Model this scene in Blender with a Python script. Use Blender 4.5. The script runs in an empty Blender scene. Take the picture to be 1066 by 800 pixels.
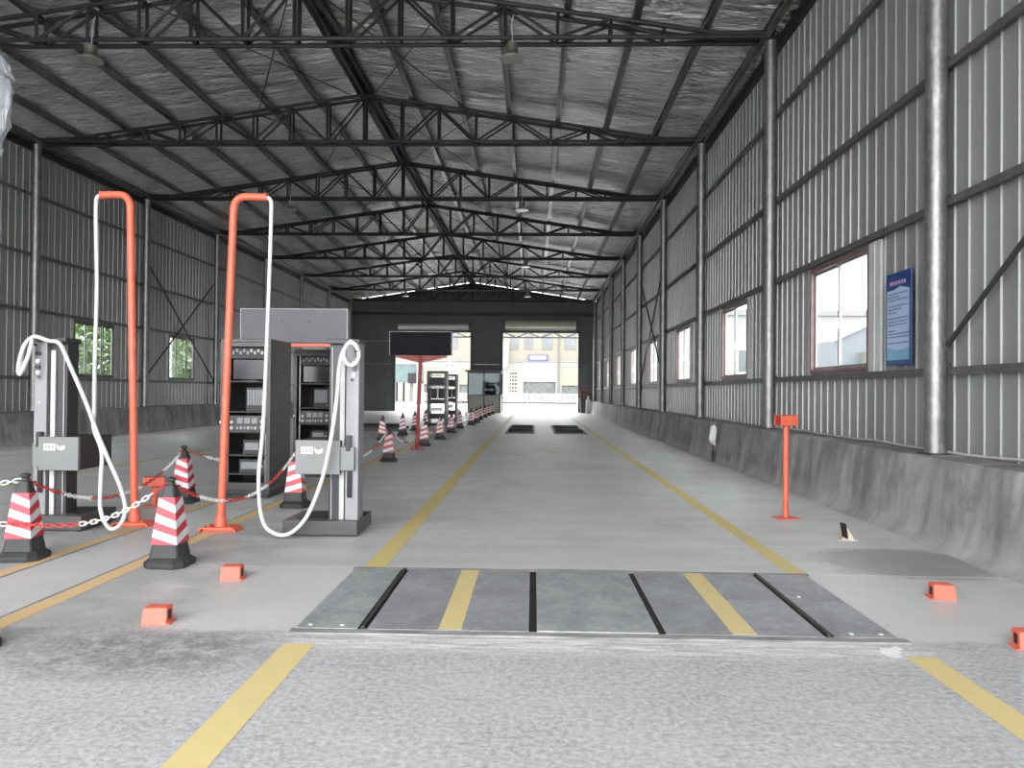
import bpy, math, random
from mathutils import Vector, Matrix
R = random.Random(7)
PI = math.pi
SC = bpy.context.scene
COL = SC.collection

# ------------------------------------------------------------------ materials
class NT:
    def __init__(s, name):
        s.m = bpy.data.materials.new(name); s.m.use_nodes = True
        s.t = s.m.node_tree; s.t.nodes.clear()
        s.out = s.n('ShaderNodeOutputMaterial')
        s.b = s.n('ShaderNodeBsdfPrincipled')
        s.l(s.b.outputs[0], s.out.inputs[0])
        s._co = None
    def n(s, k, **kw):
        x = s.t.nodes.new(k)
        for a, v in kw.items(): setattr(x, a, v)
        return x
    def l(s, a, b): s.t.links.new(a, b)
    def put(s, sock, v):
        if hasattr(v, 'is_output'): s.l(v, sock)
        elif isinstance(v, (tuple, list)):
            v = tuple(v)
            if sock.type == 'RGBA' and len(v) == 3: v += (1,)
            sock.default_value = v
        else: sock.default_value = v
    def co(s):
        if s._co is None: s._co = s.n('ShaderNodeTexCoord')
        return s._co.outputs['Object']
    def xyz(s):
        x = s.n('ShaderNodeSeparateXYZ'); s.l(s.co(), x.inputs[0]); return x.outputs
    def map(s, scale=(1,1,1), rot=(0,0,0)):
        x = s.n('ShaderNodeMapping'); s.l(s.co(), x.inputs[0])
        x.inputs['Scale'].default_value = scale; x.inputs['Rotation'].default_value = rot
        return x.outputs[0]
    def math(s, op, a, b=0.0, c=None):
        x = s.n('ShaderNodeMath', operation=op)
        s.put(x.inputs[0], a); s.put(x.inputs[1], b)
        if c is not None: s.put(x.inputs[2], c)
        return x.outputs[0]
    def noise(s, scale=5, detail=4, rough=.55, vec=None, dist=0):
        x = s.n('ShaderNodeTexNoise'); s.l(vec or s.co(), x.inputs['Vector'])
        x.inputs['Scale'].default_value = scale; x.inputs['Detail'].default_value = detail
        x.inputs['Roughness'].default_value = rough; x.inputs['Distortion'].default_value = dist
        return x.outputs[0]
    def voro(s, scale=5, vec=None, feature='F1'):
        x = s.n('ShaderNodeTexVoronoi', feature=feature); s.l(vec or s.co(), x.inputs['Vector'])
        x.inputs['Scale'].default_value = scale
        return x.outputs['Distance']
    def ramp(s, f, stops):
        x = s.n('ShaderNodeValToRGB'); s.put(x.inputs[0], f)
        e = x.color_ramp.elements
        while len(e) < len(stops): e.new(.5)
        for i, (p, c) in enumerate(stops):
            e[i].position = p
            e[i].color = tuple(c) + (1,) if isinstance(c, (tuple, list)) else (c, c, c, 1)
        return x.outputs[0]
    def step(s, v, a, b):
        x = s.n('ShaderNodeMapRange'); s.put(x.inputs[0], v)
        x.inputs[1].default_value = a; x.inputs[2].default_value = b
        return x.outputs[0]
    def mix(s, f, a, b, blend='MIX'):
        x = s.n('ShaderNodeMix', data_type='RGBA', blend_type=blend)
        s.put(x.inputs[0], f); s.put(x.inputs[6], a); s.put(x.inputs[7], b)
        return x.outputs[2]
    def bump(s, h, strength=.3, dist=.01):
        x = s.n('ShaderNodeBump'); s.l(h, x.inputs['Height'])
        x.inputs['Strength'].default_value = strength; x.inputs['Distance'].default_value = dist
        s.l(x.outputs[0], s.b.inputs['Normal'])
    def set(s, col=None, rough=None, metal=None, spec=None):
        if col is not None: s.put(s.b.inputs['Base Color'], col)
        if rough is not None: s.put(s.b.inputs['Roughness'], rough)
        if metal is not None: s.put(s.b.inputs['Metallic'], metal)
        if spec is not None: s.put(s.b.inputs['Specular IOR Level'], spec)
        return s
M = {}
def simple(key, col, rough=.5, metal=0, var=.12, scale=6, bump=0):
    k = NT(key)
    nz = k.noise(scale, 5, .6)
    d = tuple(c*(1-var) for c in col); u = tuple(min(1, c*(1+var)) for c in col)
    k.set(k.mix(k.step(nz, .3, .7), d, u), rough, metal)
    if bump: k.bump(k.noise(scale*12, 3), bump, .003)
    M[key] = k.m
    return k

simple('steel_dark', (.022,.022,.023), .55, .3, .25)
simple('column_dark', (.05,.05,.05), .5, .4, .2)
simple('purlin', (.20,.20,.195), .36, .85, .2, 4)
simple('girt', (.13,.13,.125), .5, .5, .2, 4)
k = NT('galvanised'); nz = k.noise(26, 4, .7, k.map((1,1,.35))); n2 = k.noise(4, 4, .6)
k.set(k.mix(k.math('MULTIPLY', k.step(nz, .35, .7), k.step(n2, .2, .8)), (.20,.20,.19), (.52,.52,.50)), k.math('ADD', .36, k.math('MULTIPLY', nz, .22)), .85)
k.bump(nz, .15, .004); M['galv'] = k.m
simple('orange_paint', (.60,.115,.06), .42, 0, .14, 9, .05)
simple('orange_block', (.66,.13,.085), .55, 0, .10, 14, .08)
simple('dark_red_paint', (.30,.035,.03), .45, 0, .15)
simple('hose_white', (.56,.565,.55), .45, 0, .06)
simple('sheet_grey', (.23,.23,.235), .45, .25, .08, 4)
simple('cabinet_dark', (.060,.058,.058), .38, .1, .15, 3)
simple('cabinet_black', (.030,.030,.032), .42, .1, .2, 3)
simple('box_grey', (.165,.17,.168), .42, .1, .06, 3)
simple('box_side', (.035,.03,.03), .45, .1, .2, 3)
simple('white_plastic', (.75,.76,.75), .45, 0, .05)
simple('offwhite', (.42,.43,.41), .5, 0, .12)
simple('rubber_black', (.028,.029,.030), .6, 0, .3, 8, .15)
simple('red_sheeting', (.46,.02,.038), .33, 0, .08, 10)
simple('white_sheeting', (.62,.62,.62), .35, 0, .07, 10)
simple('chain_red', (.45,.045,.04), .45, 0, .1)
simple('black_gap', (.006,.006,.006), .7, 0, .1)
simple('screen_black', (.012,.012,.014), .2, 0, .1)
simple('frame_maroon', (.16,.085,.085), .4, .1, .15)
simple('frame_alu', (.55,.55,.55), .35, .4, .08)
simple('frame_mid', (.20,.20,.20), .4, .2, .1)
simple('frame_grey', (.10,.10,.10), .45, .2, .15)
simple('flashing', (.50,.51,.49), .45, .2, .08)
simple('sign_panel', (.075,.075,.085), .45, .1, .08, 2)
simple('board_black', (.008,.009,.012), .6, 0, .1).set(spec=.12)
simple('blue_board', (.015,.045,.16), .35, 0, .1)
simple('pale_blue', (.36,.47,.66), .4, 0, .06, 2)
simple('teal_band', (.16,.36,.50), .4, 0, .06, 2)
simple('ink', (.09,.11,.2), .5, 0, .1)
simple('pink_ink', (.42,.26,.45), .5, 0, .1)
simple('wood_tan', (.50,.41,.31), .6, 0, .18, 12)
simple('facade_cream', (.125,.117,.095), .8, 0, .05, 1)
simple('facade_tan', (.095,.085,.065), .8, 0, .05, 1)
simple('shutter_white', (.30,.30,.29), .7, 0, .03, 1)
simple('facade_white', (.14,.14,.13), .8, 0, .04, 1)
simple('window_dark', (.06,.07,.075), .2, 0, .2, 1)
simple('shutter_cream', (.2,.19,.14), .6, 0, .05, 2)
simple('shop_dark', (.07,.075,.07), .8, 0, .4, 3)
simple('sign_navy', (.03,.035,.12), .5, 0, .1)
simple('neighbour_pale', (.17,.167,.157), .8, 0, .05, .7)
simple('neighbour_blue', (.10,.11,.12), .6, 0, .05, .7)
simple('bark', (.10,.075,.05), .9, 0, .3, 10)
simple('planter', (.03,.032,.03), .6, 0, .2)
simple('red_leaf', (.09,.03,.02), .6, 0, .3)
simple('foam_block', (.48,.48,.46), .8, 0, .15)
simple('glass_green', (.03,.06,.055), .15, 0, .25, 2)
simple('counter', (.33,.34,.30), .55, 0, .1)
simple('drum_beige', (.36,.36,.28), .5, .1, .1)
simple('lamp_alu', (.30,.29,.26), .35, .7, .1)
simple('display_grey', (.24,.25,.26), .4, 0, .15, 20)
simple('cab_interior', (.045,.043,.045), .6, 0, .3)
# leaves
k = NT('leaf_green'); nz = k.noise(1.2, 3)
k.set(k.mix(nz, (.05,.11,.025), (.17,.25,.085)), .5)
k.b.inputs['Subsurface Weight'].default_value = 0
M['leaf'] = k.m
# thin glass
def glass(key, tint=(1,1,1), gloss=.10):
    k = NT(key); k.t.nodes.remove(k.b)
    tr = k.n('ShaderNodeBsdfTransparent'); tr.inputs[0].default_value = tint + (1,)
    gl = k.n('ShaderNodeBsdfGlossy'); gl.inputs['Roughness'].default_value = .03; gl.inputs[0].default_value = (.9,.95,.95,1)
    mx = k.n('ShaderNodeMixShader'); mx.inputs[0].default_value = gloss
    k.l(tr.outputs[0], mx.inputs[1]); k.l(gl.outputs[0], mx.inputs[2]); k.l(mx.outputs[0], k.out.inputs[0])
    M[key] = k.m
glass('glass', (.95,.97,.97), .08)
glass('glass_tinted', (.34,.45,.43), .025)
# plastic film
k = NT('film')
nz = k.noise(9, 5, .7, k.map((1,1,.35)), 1.5)
k.set((.36,.38,.40), .15, 0, .8); k.b.inputs['Alpha'].default_value = .6
k.bump(nz, 1, .06); M['film'] = k.m

# ribbed wall sheet, roof foil
k = NT('wall_sheet')
x = k.xyz()
panel = k.math('FLOOR', k.math('DIVIDE', x['Y'], .84))
wn = k.n('ShaderNodeTexWhiteNoise', noise_dimensions='1D'); k.l(panel, wn.inputs['W'])
nz = k.noise(1.5, 5, .6, k.map((1, 1, .25)))
c = k.mix(wn.outputs[0], (.27,.273,.262), (.325,.33,.317))
c = k.mix(k.math('MULTIPLY', k.step(nz, .45, .8), .35), c, (.225,.225,.213))
k.set(c, .40, .35); k.bump(k.noise(40, 3, .6, k.map((1,1,.08))), .05, .002); M['sheet'] = k.m
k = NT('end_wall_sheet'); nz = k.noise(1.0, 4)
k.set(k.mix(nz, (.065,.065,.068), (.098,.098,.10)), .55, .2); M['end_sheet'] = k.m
k = NT('roof_foil')
cr = k.noise(1.0, 5, .62, k.map((1.1, 4.2, 1)), 1.2)
cr2 = k.noise(1.1, 3, .5, k.map((.5, 1.6, 1)))
net = k.math('ABSOLUTE', k.math('SINE', k.math('ADD', k.math('MULTIPLY', x_ := k.xyz()['X'], 9), k.math('MULTIPLY', k.xyz()['Y'], 16))))
net2 = k.math('ABSOLUTE', k.math('SINE', k.math('SUBTRACT', k.math('MULTIPLY', x_, 9), k.math('MULTIPLY', k.xyz()['Y'], 16))))
h = k.math('ADD', k.math('ADD', cr, k.math('MULTIPLY', cr2, 1.2)), k.math('MULTIPLY', k.math('MAXIMUM', k.step(net, .12, 0), k.step(net2, .12, 0)), -.12))
k.set(k.mix(k.step(cr, .3, .7), (.50,.50,.49), (.80,.80,.79)), .17, .95)
k.bump(h, 1.0, .20); M['foil'] = k.m

# concrete floor
k = NT('concrete_floor'); o = k.xyz(); X, Y = o['X'], o['Y']
big = k.noise(.35, 5, .6); mid = k.noise(1.7, 6, .65); fine = k.noise(30, 5, .7)
streak = k.noise(1.2, 5, .65, k.map((.35, 2.2, 1)))
wob = k.math('MULTIPLY', k.math('SUBTRACT', k.noise(2.4, 4, .6), .5), .55)
c = k.mix(k.step(streak, .3, .72), (.38,.382,.376), (.56,.562,.555))
c = k.mix(k.math('MULTIPLY', k.step(big, .42, .62), .45), c, (.56,.565,.55))
# smooth cement around the plates
Yw = k.math('ADD', Y, k.math('MULTIPLY', wob, .6)); Xw = k.math('ADD', X, wob)
inY = k.math('MULTIPLY', k.step(Yw, 4.72, 4.82), k.step(Yw, 6.75, 6.35))
gr = k.math('MULTIPLY', k.math('MULTIPLY', k.step(Xw, -1.9, -2.4), k.step(Yw, 9.6, 8.0)), k.step(mid, .34, .56))
c = k.mix(k.math('MULTIPLY', gr, .6), c, (.26,.26,.257))
gm = k.math('MULTIPLY', k.step(k.noise(.8, 6, .7, k.map((1, .45, 1))), .5, .68), .38)
c = k.mix(gm, c, (.30,.30,.296))
inX = k.math('MULTIPLY', k.step(Xw, -2.5, -2.15), k.step(Xw, 3.75, 3.35))
c = k.mix(k.math('MULTIPLY', k.math('MULTIPLY', inY, inX), .85), c, k.mix(mid, (.47,.475,.46), (.54,.545,.53)))
# dark damp stain near the right wall
ex = k.math('DIVIDE', k.math('SUBTRACT', Xw, 3.35), .8); ey = k.math('DIVIDE', k.math('SUBTRACT', Yw, 7.0), .62)
d = k.math('ADD', k.math('MULTIPLY', ex, ex), k.math('MULTIPLY', ey, ey))
c = k.mix(k.math('MULTIPLY', k.step(d, 1.35, .7), .85), c, (.19,.185,.185))
# cable-trench strip between the orange lines
tr = k.math('MULTIPLY', k.math('MULTIPLY', k.step(X, -4.20, -4.18), k.step(X, -3.45, -3.47)), k.step(Y, 2, 2.05))
c = k.mix(k.math('MULTIPLY', tr, .8), c, k.mix(mid, (.48,.485,.47), (.57,.57,.56)))
for xc in (-3.465, -4.19):
    jl = k.step(k.math('ABSOLUTE', k.math('SUBTRACT', k.math('ADD', X, k.math('MULTIPLY', wob, .03)), xc)), .016, .010)
    c = k.mix(k.math('MULTIPLY', jl, .8), c, (.07,.065,.06))
# cross joints
for yc, w_, a in ((8.27, .022, .55), (7.66, .03, .45), (6.47, .03, .5), (14.0, .02, .25), (20.0, .03, .25), (26.0, .03, .25), (11.3,.015,.25)):
    jl = k.math('MULTIPLY', k.step(k.math('ABSOLUTE', k.math('SUBTRACT', k.math('ADD', Y, k.math('MULTIPLY', wob, .06)), yc)), w_, w_*.5), k.step(X, -3.4, -3.2))
    c = k.mix(k.math('MULTIPLY', jl, a), c, (.62,.62,.60))
# rough apron, pits and a chipped pale strip
rough = k.step(Yw, 4.78, 4.70)
pit = k.voro(11, k.map((1, 1.9, 1))); pit2 = k.voro(37, k.map((1, 1.3, 1)))
pz = k.math('MULTIPLY', k.step(pit, .17, .05), k.step(k.noise(1.1, 3), .46, .66))
rc = k.mix(k.step(fine, .32, .68), (.23,.235,.24), (.43,.435,.44))
rc = k.mix(k.math('MULTIPLY', k.step(mid, .36, .7), .55), rc, (.43,.435,.435))
rc = k.mix(k.math('MULTIPLY', k.step(k.noise(9, 4, .6, k.map((.8,1.4,1))), .58, .72), .55), rc, (.22,.225,.23))
rc = k.mix(k.math('MULTIPLY', pz, .75), rc, (.14,.14,.145))
sp = k.math('MULTIPLY', k.step(pit2, .10, .03), k.step(k.noise(2.3, 3), .5, .7))
rc = k.mix(k.math('MULTIPLY', sp, .8), rc, (.72,.72,.72))
chip = k.math('MULTIPLY', k.math('MULTIPLY', k.step(Y, 4.35, 4.5), k.step(Y, 4.84, 4.70)), k.math('MULTIPLY', k.step(Xw, -1.6, -1.3), k.step(Xw, 2.5, 2.2)))
cs = k.noise(6, 5, .7, k.map((.35, 3.5, 1)), 1)
rc = k.mix(k.math('MULTIPLY', chip, k.step(cs, .42, .62)), rc, (.64,.645,.63))
ex = k.math('DIVIDE', k.math('SUBTRACT', Xw, -2.25), .75); ey = k.math('DIVIDE', k.math('SUBTRACT', Yw, 4.35), .42)
d = k.math('ADD', k.math('MULTIPLY', ex, ex), k.math('MULTIPLY', ey, ey))
rc = k.mix(k.math('MULTIPLY', k.step(d, 1.5, .2), k.math('MULTIPLY', k.step(k.noise(7, 5, .7), .36, .56), .85)), rc, (.11,.11,.11))
ex = k.math('DIVIDE', k.math('SUBTRACT', Xw, 2.10), .07); ey = k.math('DIVIDE', k.math('SUBTRACT', Yw, 4.56), .10)
d = k.math('ADD', k.math('MULTIPLY', ex, ex), k.math('MULTIPLY', ey, ey))
rc = k.mix(k.math('MULTIPLY', k.step(k.math('ADD', d, k.math('MULTIPLY', k.noise(22, 3), 3.2)), 2.3, 2.0), .85), rc, (.82,.82,.82))
c = k.mix(rough, c, rc)
c = k.mix(.16, c, k.ramp(fine, [(0.3, .1), (.7, .7)]))
# worn yellow paint patch in the middle of the lane
ex = k.math('DIVIDE', k.math('SUBTRACT', Xw, .42), .30); ey = k.math('DIVIDE', k.math('SUBTRACT', Yw, 20.0), 1.1)
d = k.math('MAXIMUM', k.math('ABSOLUTE', ex), k.math('ABSOLUTE', ey))
c = k.mix(k.math('MULTIPLY', k.math('MULTIPLY', k.step(d, 1.2, .8), k.step(mid, .38, .6)), .6), c, (.42,.33,.12))
k.set(c, k.mix(rough, k.ramp(mid, [(.3, .36), (.75, .6)]), (.85,.85,.85)), 0, .45)
k.bump(k.math('ADD', k.math('ADD', k.math('MULTIPLY', fine, k.math('ADD', .25, rough)), k.math('MULTIPLY', pz, -.9)), k.math('MULTIPLY', mid, .4)), .45, .012)
M['floor'] = k.m
k = NT('outside_concrete'); nz = k.noise(.4, 5, .6); f2 = k.noise(22, 4)
k.set(k.mix(nz, (.44,.44,.43), (.54,.54,.53)), .85); k.bump(f2, .2, .01); M['ground'] = k.m
# rendered concrete plinth
k = NT('plinth_concrete')
st = k.noise(1.6, 6, .65, k.map((1, 1.6, .32)), .4); bl = k.noise(1.1, 6, .7); fi = k.noise(18, 5, .7)
zz = k.xyz()['Z']
c = k.mix(k.step(st, .35, .68), (.15,.148,.143), (.37,.365,.35))
c = k.mix(k.math('MULTIPLY', k.step(bl, .48, .64), .7), c, (.115,.115,.112))
c = k.mix(k.math('MULTIPLY', k.step(k.math('ADD', zz, k.math('MULTIPLY', bl, .5)), .52, .2), .45), c, (.43,.42,.40))
k.set(c, .75); k.bump(k.math('ADD', k.math('MULTIPLY', fi, .4), bl), .5, .03); M['plinth'] = k.m
# worn paint
def paint(key, a, b, worn=(.36,.36,.35), lo=.30, hi=.40):
    k = NT(key); nz = k.noise(3, 6, .7); n2 = k.noise(16, 5, .7)
    c = k.mix(n2, a, b)
    c = k.mix(k.step(k.math('ADD', k.math('MULTIPLY', nz, .7), k.math('MULTIPLY', n2, .3)), hi, lo), c, worn)
    k.set(c, .65); k.bump(n2, .2, .004); M[key] = k.m
paint('yellow_line', (.50,.40,.14), (.59,.48,.21), lo=.33, hi=.42)
paint('yellow_fresh', (.51,.41,.18), (.60,.49,.24), lo=.20, hi=.30)
paint('yellow_old', (.42,.34,.13), (.55,.46,.20), lo=.40, hi=.55)
paint('orange_line', (.60,.38,.19), (.62,.49,.27), lo=.33, hi=.43)
# plates
k = NT('plate_steel')
tr1 = k.math('SINE', k.math('MULTIPLY', k.math('ADD', k.xyz()['X'], k.xyz()['Y']), 210))
tr2 = k.math('SINE', k.math('MULTIPLY', k.math('SUBTRACT', k.xyz()['X'], k.xyz()['Y']), 210))
tread = k.math('MULTIPLY', tr1, tr2); nz = k.noise(2.2, 6, .7); n2 = k.noise(14, 5, .7)
c = k.mix(k.step(nz, .3, .7), (.17,.176,.185), (.33,.338,.35))
c = k.mix(k.math('MULTIPLY', k.step(n2, .52, .7), .4), c, (.45,.455,.455))
k.set(c, .5, .1); k.bump(k.math('ADD', tread, k.math('MULTIPLY', n2, .8)), .35, .005); M['plate'] = k.m
k = NT('plate_worn'); nz = k.noise(3.2, 6, .7, None, .6); n2 = k.noise(20, 5, .7)
c = k.mix(k.step(nz, .3, .7), (.18,.196,.20), (.35,.36,.36))
c = k.mix(k.math('MULTIPLY', k.step(n2, .5, .7), .45), c, (.50,.50,.49))
k.set(c, .55, .1); k.bump(n2, .3, .006); M['plate_worn'] = k.m
k = NT('plate_edge'); nz = k.noise(8, 6, .7, k.map((.3, 2, 1)))
k.set(k.mix(k.step(nz, .35, .6), (.11,.113,.113), (.28,.283,.275)), .8); M['plate_edge'] = k.m
# brick shutter slats on far shops
k = NT('roller_slats'); z = k.xyz()['Z']
k.set(k.mix(k.step(k.math('FRACT', k.math('MULTIPLY', z, 4)), .8, .9), (.15,.14,.105), (.10,.09,.07)), .6); M['roller_slats'] = k.m

# ------------------------------------------------------------------ mesh builder
class MB:
    def __init__(s): s.v = []; s.f = []; s.m = []
    def add(s, vs, fs, m=0):
        b = len(s.v); s.v += [tuple(p) for p in vs]
        for f in fs: s.f.append(tuple(b+i for i in f)); s.m.append(m)
        return s
    def quad(s, a, b, c, d, m=0): return s.add([a,b,c,d], [(0,1,2,3)], m)
    def box(s, x0, x1, y0, y1, z0, z1, m=0):
        vs = [(x0,y0,z0),(x1,y0,z0),(x1,y1,z0),(x0,y1,z0),(x0,y0,z1),(x1,y0,z1),(x1,y1,z1),(x0,y1,z1)]
        return s.add(vs, [(0,3,2,1),(4,5,6,7),(0,1,5,4),(1,2,6,5),(2,3,7,6),(3,0,4,7)], m)
    def frustum(s, c, a0, b0, z0, a1, b1, z1, ch=0.0, m=0, rz=0):
        def ring(a, b, z):
            k = ch*min(a, b)
            p = [(-a+k,-b),(a-k,-b),(a,-b+k),(a,b-k),(a-k,b),(-a+k,b),(-a,b-k),(-a,-b+k)] if ch else [(-a,-b),(a,-b),(a,b),(-a,b)]
            cs, sn = math.cos(rz), math.sin(rz)
            return [(c[0]+x*cs-y*sn, c[1]+x*sn+y*cs, z) for x, y in p]
        r0, r1 = ring(a0,b0,z0), ring(a1,b1,z1); n = len(r0)
        return s.add(r0+r1, [tuple(range(n))[::-1], tuple(range(n,2*n))] + [(i,(i+1)%n,n+(i+1)%n,n+i) for i in range(n)], m)
    def tube(s, pts, r, n=8, m=0, closed=False, caps=True):
        P = [Vector(p) for p in pts]; L = len(P)
        rs = r if isinstance(r, (list, tuple)) else [r]*L
        vs = []; prev = None
        for i, p in enumerate(P):
            if closed: t = (P[(i+1)%L]-P[i-1])
            else: t = (P[min(i+1,L-1)]-P[max(i-1,0)])
            t.normalize()
            if prev is None:
                a = Vector((0,0,1)) if abs(t.z) < .9 else Vector((1,0,0))
                u = t.cross(a).normalized()
            else:
                u = prev - t*prev.dot(t)
                u = u.normalized() if u.length > 1e-6 else t.orthogonal().normalized()
            prev = u; w = t.cross(u)
            for k_ in range(n):
                an = 2*PI*k_/n
                vs.append(p + (u*math.cos(an)+w*math.sin(an))*rs[i])
        fs = []
        for i in range(L if closed else L-1):
            j = (i+1) % L
            for k_ in range(n):
                k2 = (k_+1) % n
                fs.append((i*n+k_, i*n+k2, j*n+k2, j*n+k_))
        if caps and not closed:
            fs.append(tuple(range(n))[::-1]); fs.append(tuple((L-1)*n+k_ for k_ in range(n)))
        return s.add(vs, fs, m)
    def bar(s, a, b, w, h, m=0):
        a, b = Vector(a), Vector(b); t = (b-a).normalized()
        up = Vector((0,0,1)) if abs(t.z) < .95 else Vector((0,1,0))
        u = t.cross(up).normalized()*w/2; v = u.cross(t).normalized()*h/2
        vs = [a-u-v, a+u-v, a+u+v, a-u+v, b-u-v, b+u-v, b+u+v, b-u+v]
        return s.add(vs, [(0,1,2,3),(7,6,5,4),(0,4,5,1),(1,5,6,2),(2,6,7,3),(3,7,4,0)], m)
    def lathe(s, c, prof, n=20, m=0):
        vs = []; L = len(prof)
        for r_, z in prof:
            for i in range(n):
                an = 2*PI*i/n; vs.append((c[0]+r_*math.cos(an), c[1]+r_*math.sin(an), c[2]+z))
        fs = [(i*n+j, i*n+(j+1)%n, (i+1)*n+(j+1)%n, (i+1)*n+j) for i in range(L-1) for j in range(n)]
        fs.append(tuple(range(n))[::-1]); fs.append(tuple((L-1)*n+j for j in range(n)))
        return s.add(vs, fs, m)
    def prism(s, poly, y0, y1, m=0):          # poly in XZ, extruded along Y
        n = len(poly)
        vs = [(x,y0,z) for x,z in poly]+[(x,y1,z) for x,z in poly]
        return s.add(vs, [tuple(range(n)), tuple(range(n,2*n))[::-1]]+[(i,n+i,n+(i+1)%n,(i+1)%n) for i in range(n)], m)
    def build(s, name, mats, parent=None, loc=(0,0,0), bevel=0, smooth=None, rz=0):
        me = bpy.data.meshes.new(name); me.from_pydata(s.v, [], s.f); me.update()
        for mm in (mats if isinstance(mats, (list,tuple)) else [mats]): me.materials.append(M[mm])
        me.polygons.foreach_set('material_index', s.m)
        if smooth is not None:
            me.polygons.foreach_set('use_smooth', [True]*len(me.polygons))
            me.set_sharp_from_angle(angle=math.radians(smooth))
        ob = bpy.data.objects.new(name, me); COL.objects.link(ob)
        ob.location = loc; ob.rotation_euler = (0,0,rz)
        if parent: ob.parent = parent
        if bevel:
            b = ob.modifiers.new('edge', 'BEVEL'); b.width = bevel; b.segments = 2; b.limit_method = 'ANGLE'; b.angle_limit = math.radians(35)
        return ob
def tag(o, label=None, cat=None, group=None, kind=None):
    for a, v in (('label',label),('category',cat),('group',group),('kind',kind)):
        if v: o[a] = v
    return o
def thing(name, label, cat, loc=(0,0,0), rz=0, group=None, kind=None):
    o = bpy.data.objects.new(name, None); COL.objects.link(o); o.empty_display_size = .1
    o.location = loc; o.rotation_euler = (0,0,rz)
    return tag(o, label, cat, group, kind)
def dup(src, loc, label=None, rz=None, group=None):
    c = src.copy(); COL.objects.link(c); c.location = loc
    if rz is not None: c.rotation_euler = (0,0,rz)
    if label: c['label'] = label
    if group: c['group'] = group
    def kids(a, b):
        for ch in list(a.children):
            q = ch.copy(); COL.objects.link(q); q.parent = b; kids(ch, q)
    kids(src, c)
    return c
def spline(pts, n=8):
    P = [Vector(p) for p in pts]; out = []
    for i in range(len(P)-1):
        p0, p1, p2, p3 = P[max(i-1,0)], P[i], P[i+1], P[min(i+2,len(P)-1)]
        for k_ in range(n):
            t = k_/n
            out.append(.5*((2*p1)+(p2-p0)*t+(2*p0-5*p1+4*p2-p3)*t*t+(3*p1-p0-3*p2+p3)*t**3))
    out.append(P[-1]); return out

# ------------------------------------------------------------------ dimensions (metres; hall runs along +Y, camera at x=0,y=0)
XR, XL = 4.62, -13.86        # wall sheets
XC, XCL = 4.42, -13.66       # column axes
X0 = -4.62                    # ridge
ZB = 8.2                     # truss bottom chord
RISE, SL = 1.25, .15
COLS = [-9.4+6*i for i in range(12)]   # -9.4 ... 56.6
YF, YE = -4.6, 57.2
def zr(d): return ZB + RISE - SL*abs(d)

# ------------------------------------------------------------------ setting: floor and ground
mb = MB(); mb.quad((-14.1,-10,0),(4.9,-10,0),(4.9,YE+.3,0),(-14.1,YE+.3,0))
fl = mb.build('floor', 'floor'); tag(fl, kind='structure')
mb = MB(); mb.quad((-150,-60,-.03),(150,-60,-.03),(150,260,-.03),(-150,260,-.03))
tag(mb.build('ground', 'ground'), kind='structure')
def line(name, mat, x0, x1, y0, y1, z=.002):
    nseg = max(1, int((y1-y0)/1.0)); m_ = MB()
    for i in range(nseg):
        a = y0+(y1-y0)*i/nseg; b = y0+(y1-y0)*(i+1)/nseg
        m_.quad((x0,a,z),(x1,a,z),(x1,b,z),(x0,b,z))
    o = m_.build(name, mat, fl); return o
line('lane_line', 'yellow_fresh', -1.465, -1.28, 1.0, 4.52)
line('lane_line', 'yellow_line', -1.43, -1.25, 6.47, 16)
line('lane_line', 'yellow_line', -1.43, -1.25, 16, 30)
line('lane_line', 'yellow_old', -1.43, -1.25, 30, 57)
line('lane_line', 'yellow_fresh', 2.14, 2.31, 1.0, 4.48)
line('lane_line', 'yellow_line', 2.13, 2.29, 6.47, 16)
line('lane_line', 'yellow_line', 2.13, 2.29, 16, 30)
line('lane_line', 'yellow_old', 2.13, 2.29, 30, 44)
line('lane_line', 'orange_line', -3.44, -3.29, 3.0, 22)
line('lane_line', 'yellow_old', -3.44, -3.29, 22, 50)
line('lane_line', 'orange_line', -4.33, -4.21, 3.0, 22)
line('lane_line', 'yellow_old', -8.15, -7.98, 3.0, 50)
line('lane_line', 'yellow_old', -11.6, -11.45, 3.0, 50)

# plinths
def plinth(name, x0, x1, sgn):
    # x0 = inner face at the floor, x1 = outer; irregular mortar skirting on the near half
    m_ = MB(); ys = [YF + (YE-YF)*i/220 for i in range(221)]
    prof = [(0,-.0),(0.0,.0)]
    rows = []
    rr = random.Random(3)
    jit = [0]*4
    for y in ys:
        near = max(0, min(1, (16-y)/8))
        jit = [j*.6 + rr.uniform(-.024,.024) for j in jit]
        sk = (.05+.07*near)*max(.3, 1+9*jit[0])
        p = [(x0 - sgn*sk, 0.0), (x0 - sgn*(sk*.5+.35*jit[1]), .035+jit[2]*.3), (x0 - sgn*.005, .10+jit[3]*.6), (x0+sgn*.02, .22), (x0+sgn*.10, .82+.12*jit[1]), (x0+sgn*.12, .853), (x1, .865)]
        rows.append([(px, y, max(0,pz)) for px, pz in p])
    n = len(rows[0]); vs = [q for r_ in rows for q in r_]
    fs = [(i*n+j, i*n+j+1, (i+1)*n+j+1, (i+1)*n+j) if sgn < 0 else (i*n+j, (i+1)*n+j, (i+1)*n+j+1, i*n+j+1) for i in range(len(rows)-1) for j in range(n-1)]
    m_.add(vs, fs)
    m_.box(min(x0+sgn*.13,x1), max(x0+sgn*.13,x1), YF, YE, 0, .84)
    o = m_.build(name, 'plinth', None, smooth=50); tag(o, kind='structure'); return o
plinth('baseboard_right', 4.03, 4.74, 1)
plinth('baseboard_left', -13.27, -13.98, -1)

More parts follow.
